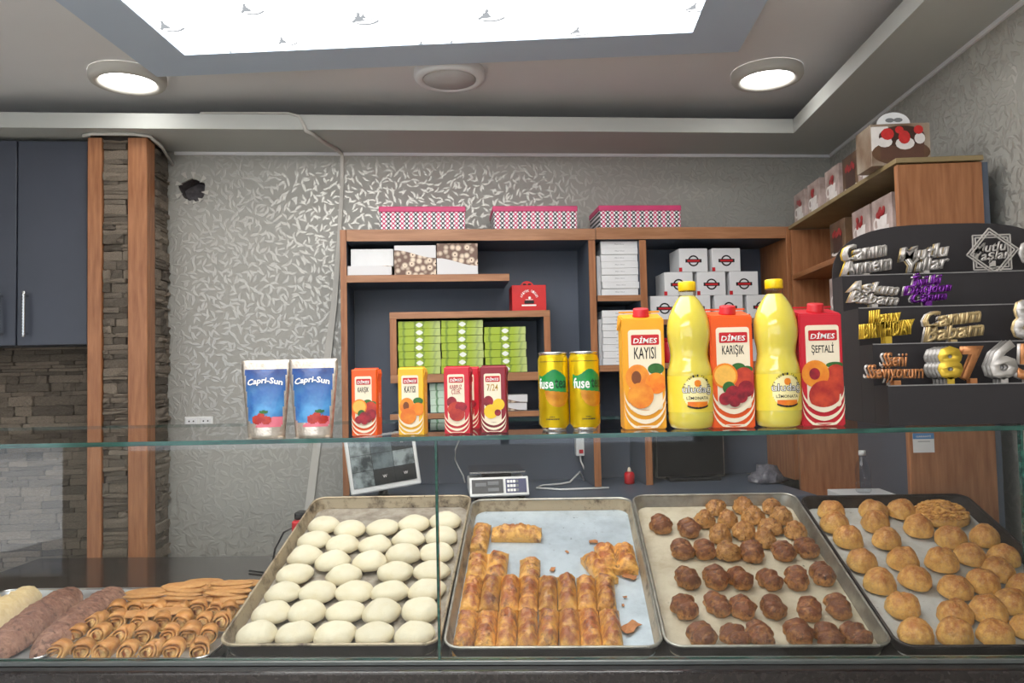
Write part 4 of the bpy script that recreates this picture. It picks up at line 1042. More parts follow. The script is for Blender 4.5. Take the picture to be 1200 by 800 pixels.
one(212, 200, .040, .11, .034, -.03, 'single pastry slice in the back corner by the lying roll', seed=52)
one(366, 180, .05, .118, .03, PI/2-.04, 'pastry slice lying sideways alone at the back of the bare tray', seed=53)
one(420, 335, .045, .085, .03, .0, 'short scorched pastry slice standing behind the second row', seed=54)
one(702, 325, .042, .105, .034, .38, 'slanted pastry slice leaning toward the second row end', seed=55)
one(805, 285, .088, .098, .036, .03, 'uncut square piece of glossy layered pastry by the tray rim', 2, seed=56)
# flakes
fm = pm('pastry_flake', srgb(186, 120, 66), .6, var=.3, scale=80)
for k, (a, b, s_) in enumerate(((680, 230, .010), (513, 342, .008), (825, 372, .014), (828, 580, .02), (572, 270, .005), (808, 455, .004), (800, 488, .004))):
    x, y = T3at(a, b, .003); t = bmesh.new(); bmesh.ops.create_grid(t, x_segments=3, y_segments=3, size=1)
    for v in t.verts: v.co = Vector((v.co.x*s_*(1+.3*n3(v.co, 2, k)), v.co.y*s_*.6*(1+.3*n3(v.co, 3, k+9)), .0022+.25*s_*(.5+n3(v.co, 1.5, k))))
    r = bmesh.ops.extrude_face_region(t, geom=t.faces[:]); bmesh.ops.translate(t, vec=(0, 0, .0012), verts=[v for v in r['geom'] if isinstance(v, bmesh.types.BMVert)])
    for v in t.verts: v.co.z = max(v.co.z, .0001)
    bmesh.ops.recalc_face_normals(t, faces=t.faces)
    put('pastry_flake', mesh_of('pastry_flake', t, fm), T3, x, y, k*1.3, 'loose crisp pastry flake lying on the bare tray' if k != 3 else 'large curled pastry flake beside the front row end', 'crumb', 'loose pastry flakes')

# ================================================================== FLAT TRAYS ON THE DECK
FZ = DK+.0006
silv = bake_floor('bright_steel_tray', srgb(206, 210, 212), srgb(176, 178, 180), 8, .4, .8, .7, .3)
LT = TF(Vector((-.955, 1.42, FZ)), 0); LU = TF(Vector((-1.378, 1.42, FZ)), 0)
tray(LT.o, .309, .505, 0, silv, silv, silv, 'flat shiny tray carrying rolled cookies and flat biscuits', M['silver'], .025, .026)
tray(LU.o,   .415, .50, 0, silv, silv, silv, 'flat shiny tray carrying long brown loaves', M['silver'], .03, .024)
# rolled cookies
rc = crust('rolled_cookie_dough', srgb(232, 186, 116), srgb(194, 130, 66), .006, .034, 30, .6, .5, .45, 90, .1, .12)
fill = pm('cookie_cream_end', srgb(232, 196, 132), .6, col2=srgb(150, 82, 44), scale=60, lo=.42, hi=.6)
def rolled(seed):
    rnd = random.Random(seed); bm = BM(); n = 54; R0 = .0185; L = .0175
    A = []
    for i in range(n+1):
        u = i/n; a = u*2*PI*2.3+seed; r = R0*(.35+.68*u)+.0006*math.sin(a*3)
        fl = .004*math.sin(a*2+seed)+.003*n3((u*6, seed, 0), 1, 3)
        A.append([(r*math.cos(a), -L+fl-(1-u)*.006, r*math.sin(a)), (r*1.0*math.cos(a), L-fl*.4+(1-u)*.003, r*math.sin(a))])
    prev = None
    for (p, q) in A:
        c = Vector((p[0], 0, p[2])); k = (c.length-.0022)/c.length
        r = [bm.verts.new(p), bm.verts.new(q), bm.verts.new((q[0]*k, q[1], q[2]*k)), bm.verts.new((p[0]*k, p[1], p[2]*k))]
        if prev:
            for j in range(4): bm.faces.new((prev[j], prev[(j+1) % 4], r[(j+1) % 4], r[j])).smooth = (j in (0, 2))
        else: bm.faces.new(r)
        prev = r
    bm.faces.new(prev[::-1]); bmesh.ops.translate(bm, vec=(0, 0, .0192), verts=bm.verts)
    bmesh.ops.recalc_face_normals(bm, faces=bm.faces)
    me = bpy.data.meshes.new('rolled_dough'); bm.to_mesh(me); bm.free(); me.materials.append(rc)
    f = blob(.0115, .012, .023, .15, 2, seed, .8, 2); bmesh.ops.translate(f, vec=(0, -.009, .0075), verts=f.verts)
    mf = bpy.data.meshes.new('filling'); f.to_mesh(mf); f.free(); mf.materials.append(fill)
    return me, mf
RC = [rolled(i*1.37) for i in range(6)]
def put_rolled(px, py, h, rowname, k, idx):
    P = onZ(px, py, FZ+h+.016-E); me, mf = RC[k % 6]
    y = max(P.y, 1.447)
    t = thing('rolled_cookie', 'golden rolled cookie, %s from the brown loaves in the %s' % (ORDN[idx], rowname), 'cookie', (P.x, y, FZ+.0032+h-.0), random.uniform(.05, .4), 'rolled cookies, '+rowname)
    t.rotation_euler.x = random.uniform(-.05, .12) if h else 0; s_ = random.uniform(1.0, 1.14); t.scale = (s_,)*3
    obj('rolled_dough', me, None, t); obj('filling', mf, None, t)
for k, x in enumerate((70, 98, 125, 151.5, 179, 204, 233)): put_rolled(x, 766, .0, 'front row by the glass', k, k)
for k, x in enumerate((91, 118, 145, 172, 199, 224, 246)): put_rolled(x, 746.5, .005, 'second row', k+2, k)
for k, x in enumerate((113, 139, 165, 191, 215, 240, 260)): put_rolled(x, 731, .010, 'third row', k+4, k)
for k, x in enumerate((138, 160, 185, 210, 233, 252, 270)): put_rolled(x, 718, .013, 'back row beside the flat biscuits', k+1, k)
# flat biscuits leaning in three piles
bis = crust('flat_biscuit_dough', srgb(206, 156, 96), srgb(176, 120, 66), -.004, .008, 40, .5, .65, .5, 90, 0, .1)
def biscuit(seed):
    t = bmesh.new(); bmesh.ops.create_uvsphere(t, u_segments=20, v_segments=8, radius=1)
    for v in t.verts:
        d = v.co.normalized(); k = 1+.07*n3(d, 2, seed); f = (1-d.z*d.z)**.25 if abs(d.z) < 1 else 0
        v.co = Vector((d.x*.05*k, d.y*.022*k, d.z*.0058+.0012*n3(d, 4, seed+1)))
    for f in t.faces: f.smooth = True
    return mesh_of('flat_biscuit', t, bis)
BI = [biscuit(i+80) for i in range(5)]
pile = (('beside the brown loaves', 167, ((693, 0), (697.5, 1), (702.5, 2), (707, 3), (712, 4), (718, 5))), ('middle pile', 214, ((686, 0), (690, 1), (695, 2), (700, 3), (706, 4), (712.5, 5))), ('beside the pale-bun tray', 268, ((683, 0), (687, 1), (691, 2), (695, 3), (700, 4), (704, 5))))
for nm, cx_, L_ in pile:
    for i, (py, k) in enumerate(L_):
        Y = 1.76-.009*k-(.02 if 'loaves' in nm else 0); P = onY(cx_+(-12+4*k if 'loaves' in nm else 2*k-6)*-.6+random.uniform(-3, 3), py, Y)
        o = bpy.data.objects.new('flat_biscuit', BI[(i+int(cx_)) % 5]); C.objects.link(o); o.location = (P.x, P.y, max(P.z, FZ+.013))
        o.rotation_euler = (math.radians(random.uniform(-4, 5)), random.uniform(-.04, .08), random.uniform(-.2, .15)); tag(o, 'flat oval golden biscuit, %s from the top of the pile %s' % (ORDN[i], nm if nm[0] == 'b' else 'between the other two'), 'biscuit', 'flat biscuits, '+nm)
for px, py, Y in ((241, 700, 1.75), (239, 695, 1.77), (242, 689, 1.8), (239, 681.5, 1.9), (198, 716, 1.66), (165, 719, 1.64), (290, 683, 1.9)):
    P = onY(px, py, Y); o = bpy.data.objects.new('flat_biscuit', BI[px % 5]); C.objects.link(o); o.location = P; o.rotation_euler = (.08, 0, .05)
    tag(o, 'flat oval golden biscuit on its own at the edge of the piles', 'biscuit', 'stray flat biscuits')
# support under the piles: lower layer of biscuits hidden from view
for k in range(3):
    for j in range(3):
        o = bpy.data.objects.new('flat_biscuit', BI[(k+j) % 5]); C.objects.link(o); o.location = (-.885+k*.092, 1.70+j*.07, FZ+.0115); tag(o, 'flat oval golden biscuit in the bottom layer under the piles', 'biscuit', 'bottom layer of flat biscuits')
# brown loaves and pale breads
lo_m = crust('cocoa_loaf_crust', srgb(164, 124, 102), srgb(124, 84, 68), .0, .06, 26, .9, .7, 1.0, 26, 0, .04, srgb(78, 46, 36), 30)
def loaf(pa, pb, ya, yb, w, h, mat, name, label, cat, seed, grp=None):
    a = onY(*pa, ya); b = onY(*pb, yb); a.z = b.z = FZ+.004; d = b-a; L = d.length; n, m = 90, 36; t = bmesh.new(); rings = []
    for i in range(n+1):
        u = i/n; e = max(.03, (1-abs(2*u-1)**3.5))**.5; rr = []
        for k in range(m):
            an = 2*PI*k/m; q = (u*L*22, math.cos(an), math.sin(an)); s = 1+.09*n3(q, 1, seed)+.07*n3(q, 3, seed)+.07*n3(q, 8, seed)
            x = w/2*e*math.cos(an)*s; z = math.sin(an); z = h*(e**.7)*(z*s*.85+.15 if z > 0 else .15+z*.15)
            rr.append(t.verts.new((x, u*L, max(0, z))))
        rings.append(rr)
    for A, B in zip(rings, rings[1:]):
        for k in range(m): t.faces.new((A[k], A[(k+1) % m], B[(k+1) % m], B[k])).smooth = True
    t.faces.new(rings[0]); t.faces.new(rings[-1][::-1]); bmesh.ops.recalc_face_normals(t, faces=t.faces)
    o = obj(name, t, mat); o.location = a; o.rotation_euler.z = math.atan2(-d.x, d.y); return tag(o, label, cat, grp)
loaf((43, 768), (140, 690), 1.455, 1.895, .08, .052, lo_m, 'cocoa_loaf', 'long cocoa-brown cracked loaf next to the rolled cookies', 'loaf', 3, 'long brown loaves')
loaf((-9, 772), (90, 695), 1.46, 1.895, .08, .054, lo_m, 'cocoa_loaf', 'long cocoa-brown cracked loaf between its twin and the pale bread', 'loaf', 9, 'long brown loaves')
pale = crust('pale_bread_crust', srgb(228, 210, 172), srgb(206, 180, 132), .0, .06, 30, .5, .75, .3, 60, 0, .04)
loaf((-58, 772), (42, 696), 1.47, 1.89, .078, .056, pale, 'pale_bread', 'long pale cream loaf beside the brown loaves', 'bread', 15)
loaf((-98, 772), (-4, 697), 1.52, 1.88, .066, .045, pale, 'pale_bread', 'flatter pale cream loaf at the far end of the tray', 'bread', 19)

# ================================================================== DRINKS ON THE GLASS TOP
GT = GZ+.0004
def on_glass(px, py): P = onZ(px, py, -.103); return P
leafm = pm('leaf_print', srgb(52, 110, 46), .45, var=.3, scale=80)
FR = {'apricot': pm('apricot_print', srgb(240, 160, 50), .4, col2=srgb(222, 112, 30), scale=30), 'stone': pm('fruit_stone_print', srgb(130, 70, 34), .5),
      'orange': pm('orange_print', srgb(244, 150, 36), .4, col2=srgb(230, 110, 24), scale=50), 'flesh': pm('orange_flesh_print', srgb(250, 190, 84), .4, var=.15, scale=80),
      'berry': pm('red_fruit_print', srgb(172, 34, 48), .4, col2=srgb(110, 22, 36), scale=60), 'peach': pm('peach_print', srgb(206, 74, 46), .4, col2=srgb(160, 34, 36), scale=40),
      'lemon': pm('lemon_print', srgb(244, 196, 40), .4, var=.12, scale=60)}
def circle_of(t, nm, L, y, lim=1):
    for k, (mt, x, z, r, rz) in enumerate(L):
        obj(nm, flat([(max(-lim, min(lim, px_)), pz_) for px_, pz_ in circ(x, z, r, 24, rz)], y-.00035*k), FR.get(mt) or leafm, t)
def juice(t, w, d, h, col, title, fruits, big, title_m=None, side=None):
    hh = h*(.925 if big else .985)
    if big:      # sloping gable with folded ear
        bm = BM(); pr = [(-w/2, 0), (w/2, 0)]
        v = lambda x, y, z: bm.verts.new((x, y, z))
        b = [v(-w/2, -d/2, 0), v(w/2, -d/2, 0), v(w/2, d/2, 0), v(-w/2, d/2, 0)]
        e = [v(-w/2, -d/2, hh), v(w/2, -d/2, hh), v(w/2, d/2, h*.985), v(-w/2, d/2, h*.985)]
        for i in range(4): bm.faces.new((b[i], b[(i+1) % 4], e[(i+1) % 4], e[i]))
        bm.faces.new(e); bm.faces.new(b[::-1]); bmesh.ops.bevel(bm, geom=bm.edges[:], offset=.0022, segments=2, affect='EDGES')
        obj('carton_body', bm, col, t)
        ear = BM(); q = [ear.verts.new(p) for p in ((-w/2-.0006, -d*.42, hh*.99), (-w/2-.0006, d*.44, h*.975), (-w/2-.006, d*.06, h*.84), (-w/2-.0006, d*.0, h*.83))]
        ear.faces.new((q[0], q[1], q[2])); ear.faces.new((q[0], q[2], q[3])); ear.faces.new((q[1], q[3], q[2])); ear.faces.new((q[0], q[3], q[1]))
        bmesh.ops.recalc_face_normals(ear, faces=ear.faces); obj('folded_ear', ear, col, t)
        cp = obj('screw_cap', lathe([(.0145, 0), (.0155, .001), (.0155, .004), (.0148, .005), (.0148, .015), (.0135, .0165)], 24), M['redink'], t)
        cp.location = (0, -d*.12, hh+(h*.985-hh)*.38-.001); cp.rotation_euler = (math.atan((h*.985-hh)/d), 0, 0)
        fl = obj('top_seam', box(-w/2, w/2, d*.28, d*.30, 0, .003), col, t); fl.location = (0, 0, hh+(h*.985-hh)*.78); fl.rotation_euler = (math.atan((h*.985-hh)/d), 0, 0)
    else:
        obj('carton_body', box(-w/2, w/2, -d/2, d/2, 0, hh, .0018, 2), col, t)
        obj('top_seam', box(-w/2+.001, w/2-.001, -.0015, .0015, hh-.0005, hh+.0025), col, t)
        obj('folded_ear', prism([(w/2+.0002, hh*.99), (w/2+.0022, hh*.93), (w/2+.0002, hh*.84)], -d*.38, d*.38), col, t)
    y = -d/2-.0001; x0, x1 = -w*.36, w*.42
    if not big: x0, x1 = -w*.36, w*.3
    cx_ = (x0+x1)/2; lw = x1-x0
    obj('label_panel', flat(rrect(x0, x1, h*.16, h*(.83 if big else .88), w*.07), y), M['cream'], t)
    zl = h*(.745 if big else .80)
    lg = obj('logo_plate', flat(rrect(x0+lw*.09, x1-lw*.06, zl-h*.043, zl+h*.043, w*.03), y-.0004), M['redink'], t)
    obj('lettering', text('DİMES', lw*.74, h*.058, shear=.18, bold=.022, M=TR(cx_+lw*.015, y-.0008, zl)), M['whiteink'], lg)
    obj('title_lettering', text(title, lw*(.66 if '\n' not in title else .72), h*(.10 if '\n' not in title else .15), bold=.006, M=TR(cx_, y-.0004, h*(.635 if big else (.675 if '\n' not in title else .65)))), title_m or M['ink'], t)
    # swirling stripes round the foot of the pack
    zc = h*.5; R_ = w*.62
    st = None
    for k, (r, wd) in enumerate(((.285, .042), (.36, .036), (.43, .03))):
        pts = [(w*.5*math.cos(a)*.98, h*(.46-r)+h*.17*(1-math.sin(-a))-h*.02) for a in [-PI+PI*i/16 for i in range(17)]]
        lo = [(x, max(z-h*wd*(1-.45*abs(2*i/16-1)), .002)) for i, (x, z) in enumerate(pts)]
        for i in range(16):
            za_, zb_ = pts[i][1], pts[i+1][1]
            if lo[i][1] < za_ and lo[i+1][1] < zb_ : st = flat([lo[i], lo[i+1], pts[i+1], pts[i]], y-.0024, st)
    obj('stripe_print', st, M['cream'], t)
    circle_of(t, 'fruit_print', [(m_, w*a, h*b, w*c*1.14, w*c*dd*1.14) for m_, a, b, c, dd in fruits], y-.0004, w*.482)
    obj('small_print', flat(rrect(-w*.2, w*.22, h*.022, h*.03, .0005), y-.0028), M['cream'], t)
    if side: obj('side_lettering', text(side, h*.36, w*.07, M=TR(w/2+.0004, 0, h*.45) @ Matrix.Rotation(PI/2, 4, 'Z') @ Matrix.Rotation(-PI/2, 4, 'Y')), M['cream'], t)
amber = pm('amber_carton', srgb(238, 166, 30), .35, var=.05); orng = pm('orange_carton', srgb(236, 92, 24), .35, var=.05); crim = pm('crimson_carton', srgb(206, 34, 52), .35, var=.06); wine = pm('wine_carton', srgb(140, 24, 40), .35, var=.06); yel = pm('yellow_carton', srgb(240, 186, 40), .35, var=.05)
apr = [('leaf', .28, .50, .17, .7), ('apricot', -.16, .43, .25, 1.1), ('stone', -.19, .43, .1, 1.4), ('orange', .27, .38, .22, 1), ('apricot', -.1, .28, .27, 1)]
mixd = [('leaf', .14, .5, .14, .6), ('leaf', .34, .48, .12, .6), ('peach', .26, .4, .22, 1.1), ('orange', -.18, .43, .26, 1), ('flesh', -.18, .43, .22, 1), ('leaf', -.1, .33, .13, 1), ('berry', .3, .32, .17, 1), ('berry', .0, .28, .17, 1), ('berry', .17, .26, .14, 1), ('berry', -.2, .24, .13, 1), ('berry', .02, .22, .12, 1)]
pch = [('leaf', .3, .5, .18, .35), ('peach', .32, .38, .24, 1.3), ('apricot', -.16, .43, .28, 1), ('berry', -.18, .43, .11, 1.1), ('peach', .02, .25, .31, 1)]
str_ = [('berry', -.2, .47, .17, 1.1), ('peach', -.02, .36, .3, .9), ('berry', .16, .4, .2, .8), ('peach', .0, .28, .26, .8)]
tz = [('berry', -.2, .47, .17, 1.1), ('lemon', .2, .42, .2, 1), ('lemon', -.1, .32, .24, 1), ('berry', .16, .3, .11, 1)]
for px, py, col, title, fr, lab in ((761.5, 503, amber, 'KAYISI', apr, 'tall amber apricot juice carton with red cap beside the cans'), (865.5, 501.5, orng, 'KARIŞIK', mixd, 'tall orange mixed-fruit juice carton between the two lemonade bottles'),
                                    (971, 499.5, crim, 'ŞEFTALİ', pch, 'tall crimson peach juice carton beside the black topper stand')):
    P = on_glass(px, py); w_, d_, h_ = .078, .062, .222
    t = thing('juice_carton', lab, 'carton', (P.x-.008, P.y+d_/2+.002, GT), .03, 'tall juice cartons'); juice(t, w_, d_, h_, col, title, fr, True)
gold_ink = pm('gold_print', srgb(190, 150, 70), .4); crim_ink = pm('crimson_print', srgb(176, 30, 48), .4)
for px, py, col, title, fr, lab, tm in ((428, 511, orng, 'KARIŞIK', mixd, 'small orange mixed-fruit juice carton next to the foil pouches', None), (483, 510, yel, 'KAYISI', apr, 'small yellow apricot juice carton between the orange and red ones', None),
                                        (537, 508.5, crim, 'KARPUZ\nÇİLEK', str_, 'small red watermelon strawberry juice carton', crim_ink), (580, 507.5, wine, '7/24', tz, 'small wine-red mixed-fruit juice carton next to the yellow cans', gold_ink)):
    P = on_glass(px, py); w_, d_, h_ = .0475, .037, .124
    t = thing('small_juice_carton', lab, 'carton', (P.x-.001, P.y+d_/2+.002, GT), -.03, 'small juice cartons'); juice(t, w_, d_, h_, col, title, fr, False, tm, 'MEYVE SUYU')
P = on_glass(546, 504); t = thing('small_juice_carton', 'small dark red juice carton standing right behind the watermelon one', 'carton', (P.x, P.y+.055, GT), -.03, 'small juice cartons'); juice(t, .0475, .037, .124, crim, 'KARPUZ\nÇİLEK', str_, False, crim_ink)
# cans
canm = NT('metallic_yellow_can'); canm.p.inputs['Metallic'].default_value = .55; canm.p.inputs['Roughness'].default_value = .26
_v = canm.coord(); canm.ln(canm.mix(canm.noise(_v, 30, 2), srgb(214, 180, 16), srgb(232, 200, 30)), canm.p.inputs['Base Color']); canm = canm.m
cgreen = pm('green_can_print', srgb(20, 122, 62), .3, col2=srgb(40, 150, 70), scale=30); cteag = pm('dark_green_print', srgb(16, 70, 42), .35); cor = pm('orange_can_print', srgb(214, 150, 40), .3, metal=.3, col2=srgb(190, 116, 30), scale=40)
def wrap(bm, R_, rot=0):      # wraps flat -y lettering round a cylinder of radius R_
    for v in bm.verts:
        a = v.co.x/R_ + rot; r = R_ - v.co.y; v.co = Vector((r*math.sin(a), -r*math.cos(a), v.co.z))
    return bm
def grid_poly(f_in, x0, x1, z0, z1, n=40, m=40):   # a printed region as small cells, so that it can bend
    t = bmesh.new(); V = {}
    for i in range(n):
        for k in range(m):
            xc, zc = x0+(x1-x0)*(i+.5)/n, z0+(z1-z0)*(k+.5)/m
            if f_in(xc, zc):
                q = []
                for a, b in ((i, k), (i+1, k), (i+1, k+1), (i, k+1)):
                    if (a, b) not in V: V[(a, b)] = t.verts.new((x0+(x1-x0)*a/n, 0, z0+(z1-z0)*b/m))
                    q.append(V[(a, b)])
                t.faces.new(q)
    return t
for px, py, rot, lab in ((650, 504.5, -.12, 'yellow tall iced tea can beside the wine-red carton'), (686.5, 504, .2, 'yellow tall iced tea can beside the amber carton, turned further round')):
    P = on_glass(px, py); R_ = .0288; H_ = .147
    t = thing('drink_can', lab, 'can', (P.x, P.y+R_*.6, GT), 0, 'tall yellow cans')
    obj('can_body', lathe([(.0225, .004), (R_, .012), (R_, H_-.014), (R_-.003, H_-.006)], 40, cap=False), canm, t, True)
    obj('can_base', lathe([(.020, .0), (.0225, .0005), (.0238, .0055)], 32), M['silver'], t, True)
    obj('can_rim', lathe([(R_-.003, H_-.006), (R_-.0015, H_-.003), (R_-.0015, H_-.001), (R_-.003, H_), (R_-.005, H_-.004), (.002, H_-.004)], 40, cap=True), M['silver'], t, True)
    lf = lambda x, z: (abs(x) < .03 and -.02 < z-.088 < .02 + .006*math.sin(x*120+1) and not (x > .018 and z-.088 > .04-x) and not (x < -.008 and z < .074-(x+.008)*.4))
    gr = obj('green_leaf_print', wrap(grid_poly(lf, -.032, .032, .06, .12), R_+.0002, rot), cgreen, t)
    obj('orange_slice_print', wrap(grid_poly(lambda x, z: (x-.012)**2/.026**2+(z-.072)**2/.028**2 < 1 and z < .074-.1*x, -.016, .04, .04, .08), R_+.0003, rot), cor, t)
    for s_, x, mt in (('fuse', -.0125, M['whiteink']), ('tea', .0180, cteag)):
        b = text(s_, .032 if s_ == 'fuse' else .024, .0195 if s_ == 'fuse' else .0180, ext=0, bold=.02, M=TR(x, 0, .088))
        obj('lettering', wrap(b, R_+.0006, rot), mt, t)
    b = grid_poly(lambda x, z: (abs(z-.026) < .0011 and abs(x) < .005 or abs(z-.0215) < .0014) and math.sin(x*2600) > -.6, -.013, .013, .0195, .0275, 60, 10); obj('small_print', wrap(b, R_+.0004, rot), M['ink'], t)
    b = grid_poly(lambda x, z: True, -.03, .03, H_-.0185, H_-.0175, 30, 1); obj('ring_print', wrap(b, R_+.0003, 0), M['ink'], t)
# lemonade bottles
lem = NT('cloudy_lemonade'); lem.p.inputs['Roughness'].default_value = .12; lem.p.inputs['Coat Weight'].default_value = 1; lem.p.inputs['Subsurface Weight'].default_value = .6; lem.p.inputs['Subsurface Radius'].default_value = (.03, .025, .008); lem.p.inputs['Subsurface Scale'].default_value = .4
_v = lem.coord(); lem.ln(lem.mix(lem.noise(_v, 14, 2), srgb(216, 198, 64), srgb(226, 212, 98)), lem.p.inputs['Base Color']); lem.bump(lem.noise(_v, 60, 2), .12, .002); lem = lem.m
labm = pm('yellow_film_label', srgb(236, 214, 66), .3, var=.06, coat=.4); pl = pm('pale_label_print', srgb(246, 232, 170), .4, var=.04); capm = pm('yellow_cap', srgb(248, 206, 20), .35, var=.04)
clear = glass_mat('clear_neck_pet', (.96, .96, .88), .03)
for px, py, lab in ((813.5, 503, 'yellow lemonade bottle between the amber and orange cartons'), (918, 501, 'yellow lemonade bottle between the orange and crimson cartons')):
    P = on_glass(px, py); R_ = .0415
    t = thing('lemonade_bottle', lab, 'bottle', (P.x, P.y+.028, GT), 0, 'lemonade bottles')
    prof = [(.012, .004), (.030, .0), (.038, .004), (.0412, .016), (R_, .03), (R_, .098), (.0405, .108), (.0365, .122), (.0345, .135), (.0355, .148), (.0385, .162), (.0398, .178), (.0385, .194), (.0345, .21), (.0285, .224), (.0215, .236), (.0160, .243), (.0150, .2445)]
    obj('bottle_body', lathe(prof, 40), lem, t, True)
    obj('neck', lathe([(.0150, .245), (.0148, .250), (.0165, .251), (.0165, .253), (.0140, .254)], 24), clear, t, True)
    cp = lathe([(.0150, .2545), (.0162, .2555), (.0162, .2695), (.0150, .2715), (.002, .2718)], 40); 
    obj('cap', cp, capm, t)
    sl = obj('sleeve_label', lathe([(R_+.0003, .031), (R_+.0003, .097)], 48, cap=False), labm, t, True)
    obj('emblem_print', wrap(grid_poly(lambda x, z: x*x/.028**2+(z-.066)**2/.029**2 < 1, -.029, .029, .036, .096, 30, 30), R_+.0006, .16), pl, sl)
    obj('sun_print', wrap(grid_poly(lambda x, z: x*x+(z-.083)**2 < .0065**2, -.007, .007, .076, .09, 14, 14), R_+.0009, .16), FR['orange'], sl)
    obj('lettering', wrap(text('uludağ', .058, .0195, ext=0, bold=.045, M=TR(0, 0, .0715)), R_+.0010, .16), M['ink'], sl)
    obj('lettering_fill', wrap(text('uludağ', .0565, .0175, ext=0, bold=-.004, M=TR(0, 0, .0715)), R_+.0014, .16), M['whiteink'], sl)
    obj('lettering', wrap(text('LİMONATA', .042, .0072, ext=0, bold=.01, M=TR(0, 0, .0575)), R_+.0010, .16), M['ink'], sl)
    obj('orange_print', wrap(grid_poly(lambda x, z: x*x/.02**2+(z-.046)**2/.009**2 < 1 and z < .05, -.021, .021, .036, .052, 24, 16), R_+.0009, .16), FR['orange'], sl)
    arc = None
    for i, ch in enumerate('Ev Yapımı Tadında'):
        if ch != ' ': a = PI*(.88-.76*i/16); arc = text(ch, .0032, .0042, ext=0, M=TR(.027*math.cos(a), 0, .066+.031*math.sin(a)) @ Matrix.Rotation(PI/2-a, 4, 'Y'), bm=arc)
    obj('arched_lettering', wrap(arc, R_+.0012, .16), M['ink'], sl)
    obj('banner_print', wrap(grid_poly(lambda x, z: abs(z-.0385-.9*x*x/.03*.35) < .0016, -.02, .02, .034, .048, 30, 24), R_+.0012, .16), M['ink'], sl)
# foil pouches
def pouch_mat():
    m = NT('blue_pouch_print'); v = m.coord(); s = m.sep(v)
    c = m.mix(m.ramp(s[2], .055, .12), srgb(80, 150, 204), srgb(24, 44, 108)); c = m.mix(m.ramp(m.noise(v, 28, 3), .4, .7), c, srgb(44, 92, 166))
    m.ln(c, m.p.inputs['Base Color']); m.p.inputs['Roughness'].default_value = .28; m.p.inputs['Coat Weight'].default_value = .4; m.bump(m.noise(v, 45, 2), .4, .004); return m.m
foilm = pm('crinkled_foil', srgb(226, 214, 200), .3, metal=.7, var=.25, scale=70, bump=.6, bscale=120, dist=.003)
pblue = pouch_mat(); guava = FR['peach']; pinkm = pm('pink_swirl_print', srgb(226, 120, 136), .4, var=.1)
for px, py, lab, rz, fruit in ((309, 513.5, 'blue and silver foil juice pouch at the end of the drinks row', .03, (-.012, .034)), (365, 513, 'blue and silver foil juice pouch next to the small orange carton', -.04, (.004, .034))):
    P = on_glass(px, py); Hh = .143; n, m_ = 16, 24
    t = thing('juice_pouch', lab, 'pouch', (P.x, P.y+.016, GT), rz, 'foil juice pouches')
    def sec(u, off=0.0):
        w_ = .0345+.0118*min(1, u*1.15); th = .019*(1-u)**.75+.0012; return w_, th
    def surf(x, u, side): w_, th = sec(u); return th*(max(0, 1-(x/w_)**2))**.8*side
    bm = BM(); L = []
    for k in range(m_+1):
        u = k/m_; w_, th = sec(u); row = []
        for i in range(n+1): x = (2*i/n-1)*w_; row.append((x, -surf(x, u, 1)-.0004, u*Hh))
        for i in range(n-1, 0, -1): x = (2*i/n-1)*w_; row.append((x, surf(x, u, 1)+.0004, u*Hh))
        L.append([bm.verts.new(p) for p in row])
    for A, B in zip(L, L[1:]):
        for i in range(len(A)): bm.faces.new((A[i], A[(i+1) % len(A)], B[(i+1) % len(A)], B[i])).smooth = True
    bm.faces.new(L[0][::-1]); bm.faces.new(L[-1]); obj('foil_body', bm, foilm, t)
    def onp(b, lift):
        for v in b.verts: u = min(1, max(0, v.co.z/Hh)); v.co.y = -surf(v.co.x, u, 1)-.0004-lift
        return b
    obj('blue_print', onp(grid_poly(lambda x, z: abs(x) < sec(z/Hh)[0]*.84 and .026+.02*max(0, .4-x*14)*.2 < z < .1255, -.042, .042, .02, .13, 34, 30), .0004), pblue, t)
    obj('pink_swirl_print', onp(grid_poly(lambda x, z: abs(x) < sec(z/Hh)[0]*.84 and .02 < z < .036+x*.15-.2*(x-.02)**2/.02, -.042, .042, .016, .05, 34, 18), .0008), pinkm, t)
    for k, (dx, dz, r) in enumerate(((0, 0, .011), (.017, -.001, .01), (.007, .006, .008))):
        obj('fruit_print', onp(grid_poly(lambda x, z: (x-fruit[0]-dx)**2+((z-fruit[1]-dz)*1.3)**2 < r*r, -.04, .04, .015, .06, 40, 22), .0012+.0003*k), guava, t)
    obj('leaf_print', onp(grid_poly(lambda x, z: (x-fruit[0]-.012)**2/.008**2+(z-fruit[1]-.014)**2/.003**2 < 1, -.04, .04, .04, .06, 30, 16), .0022), leafm, t)
    arc = text('Capri-Sun', .066, .0145, ext=0, bold=.03, shear=.1)
    for v in arc.verts: v.co.z += .1+.0045*math.cos(v.co.x*48)
    obj('lettering', onp(arc, .0024), M['whiteink'], t)
    obj('foot_seal', box(-.033, .033, -.012, .012, 0, .0006), foilm, t)

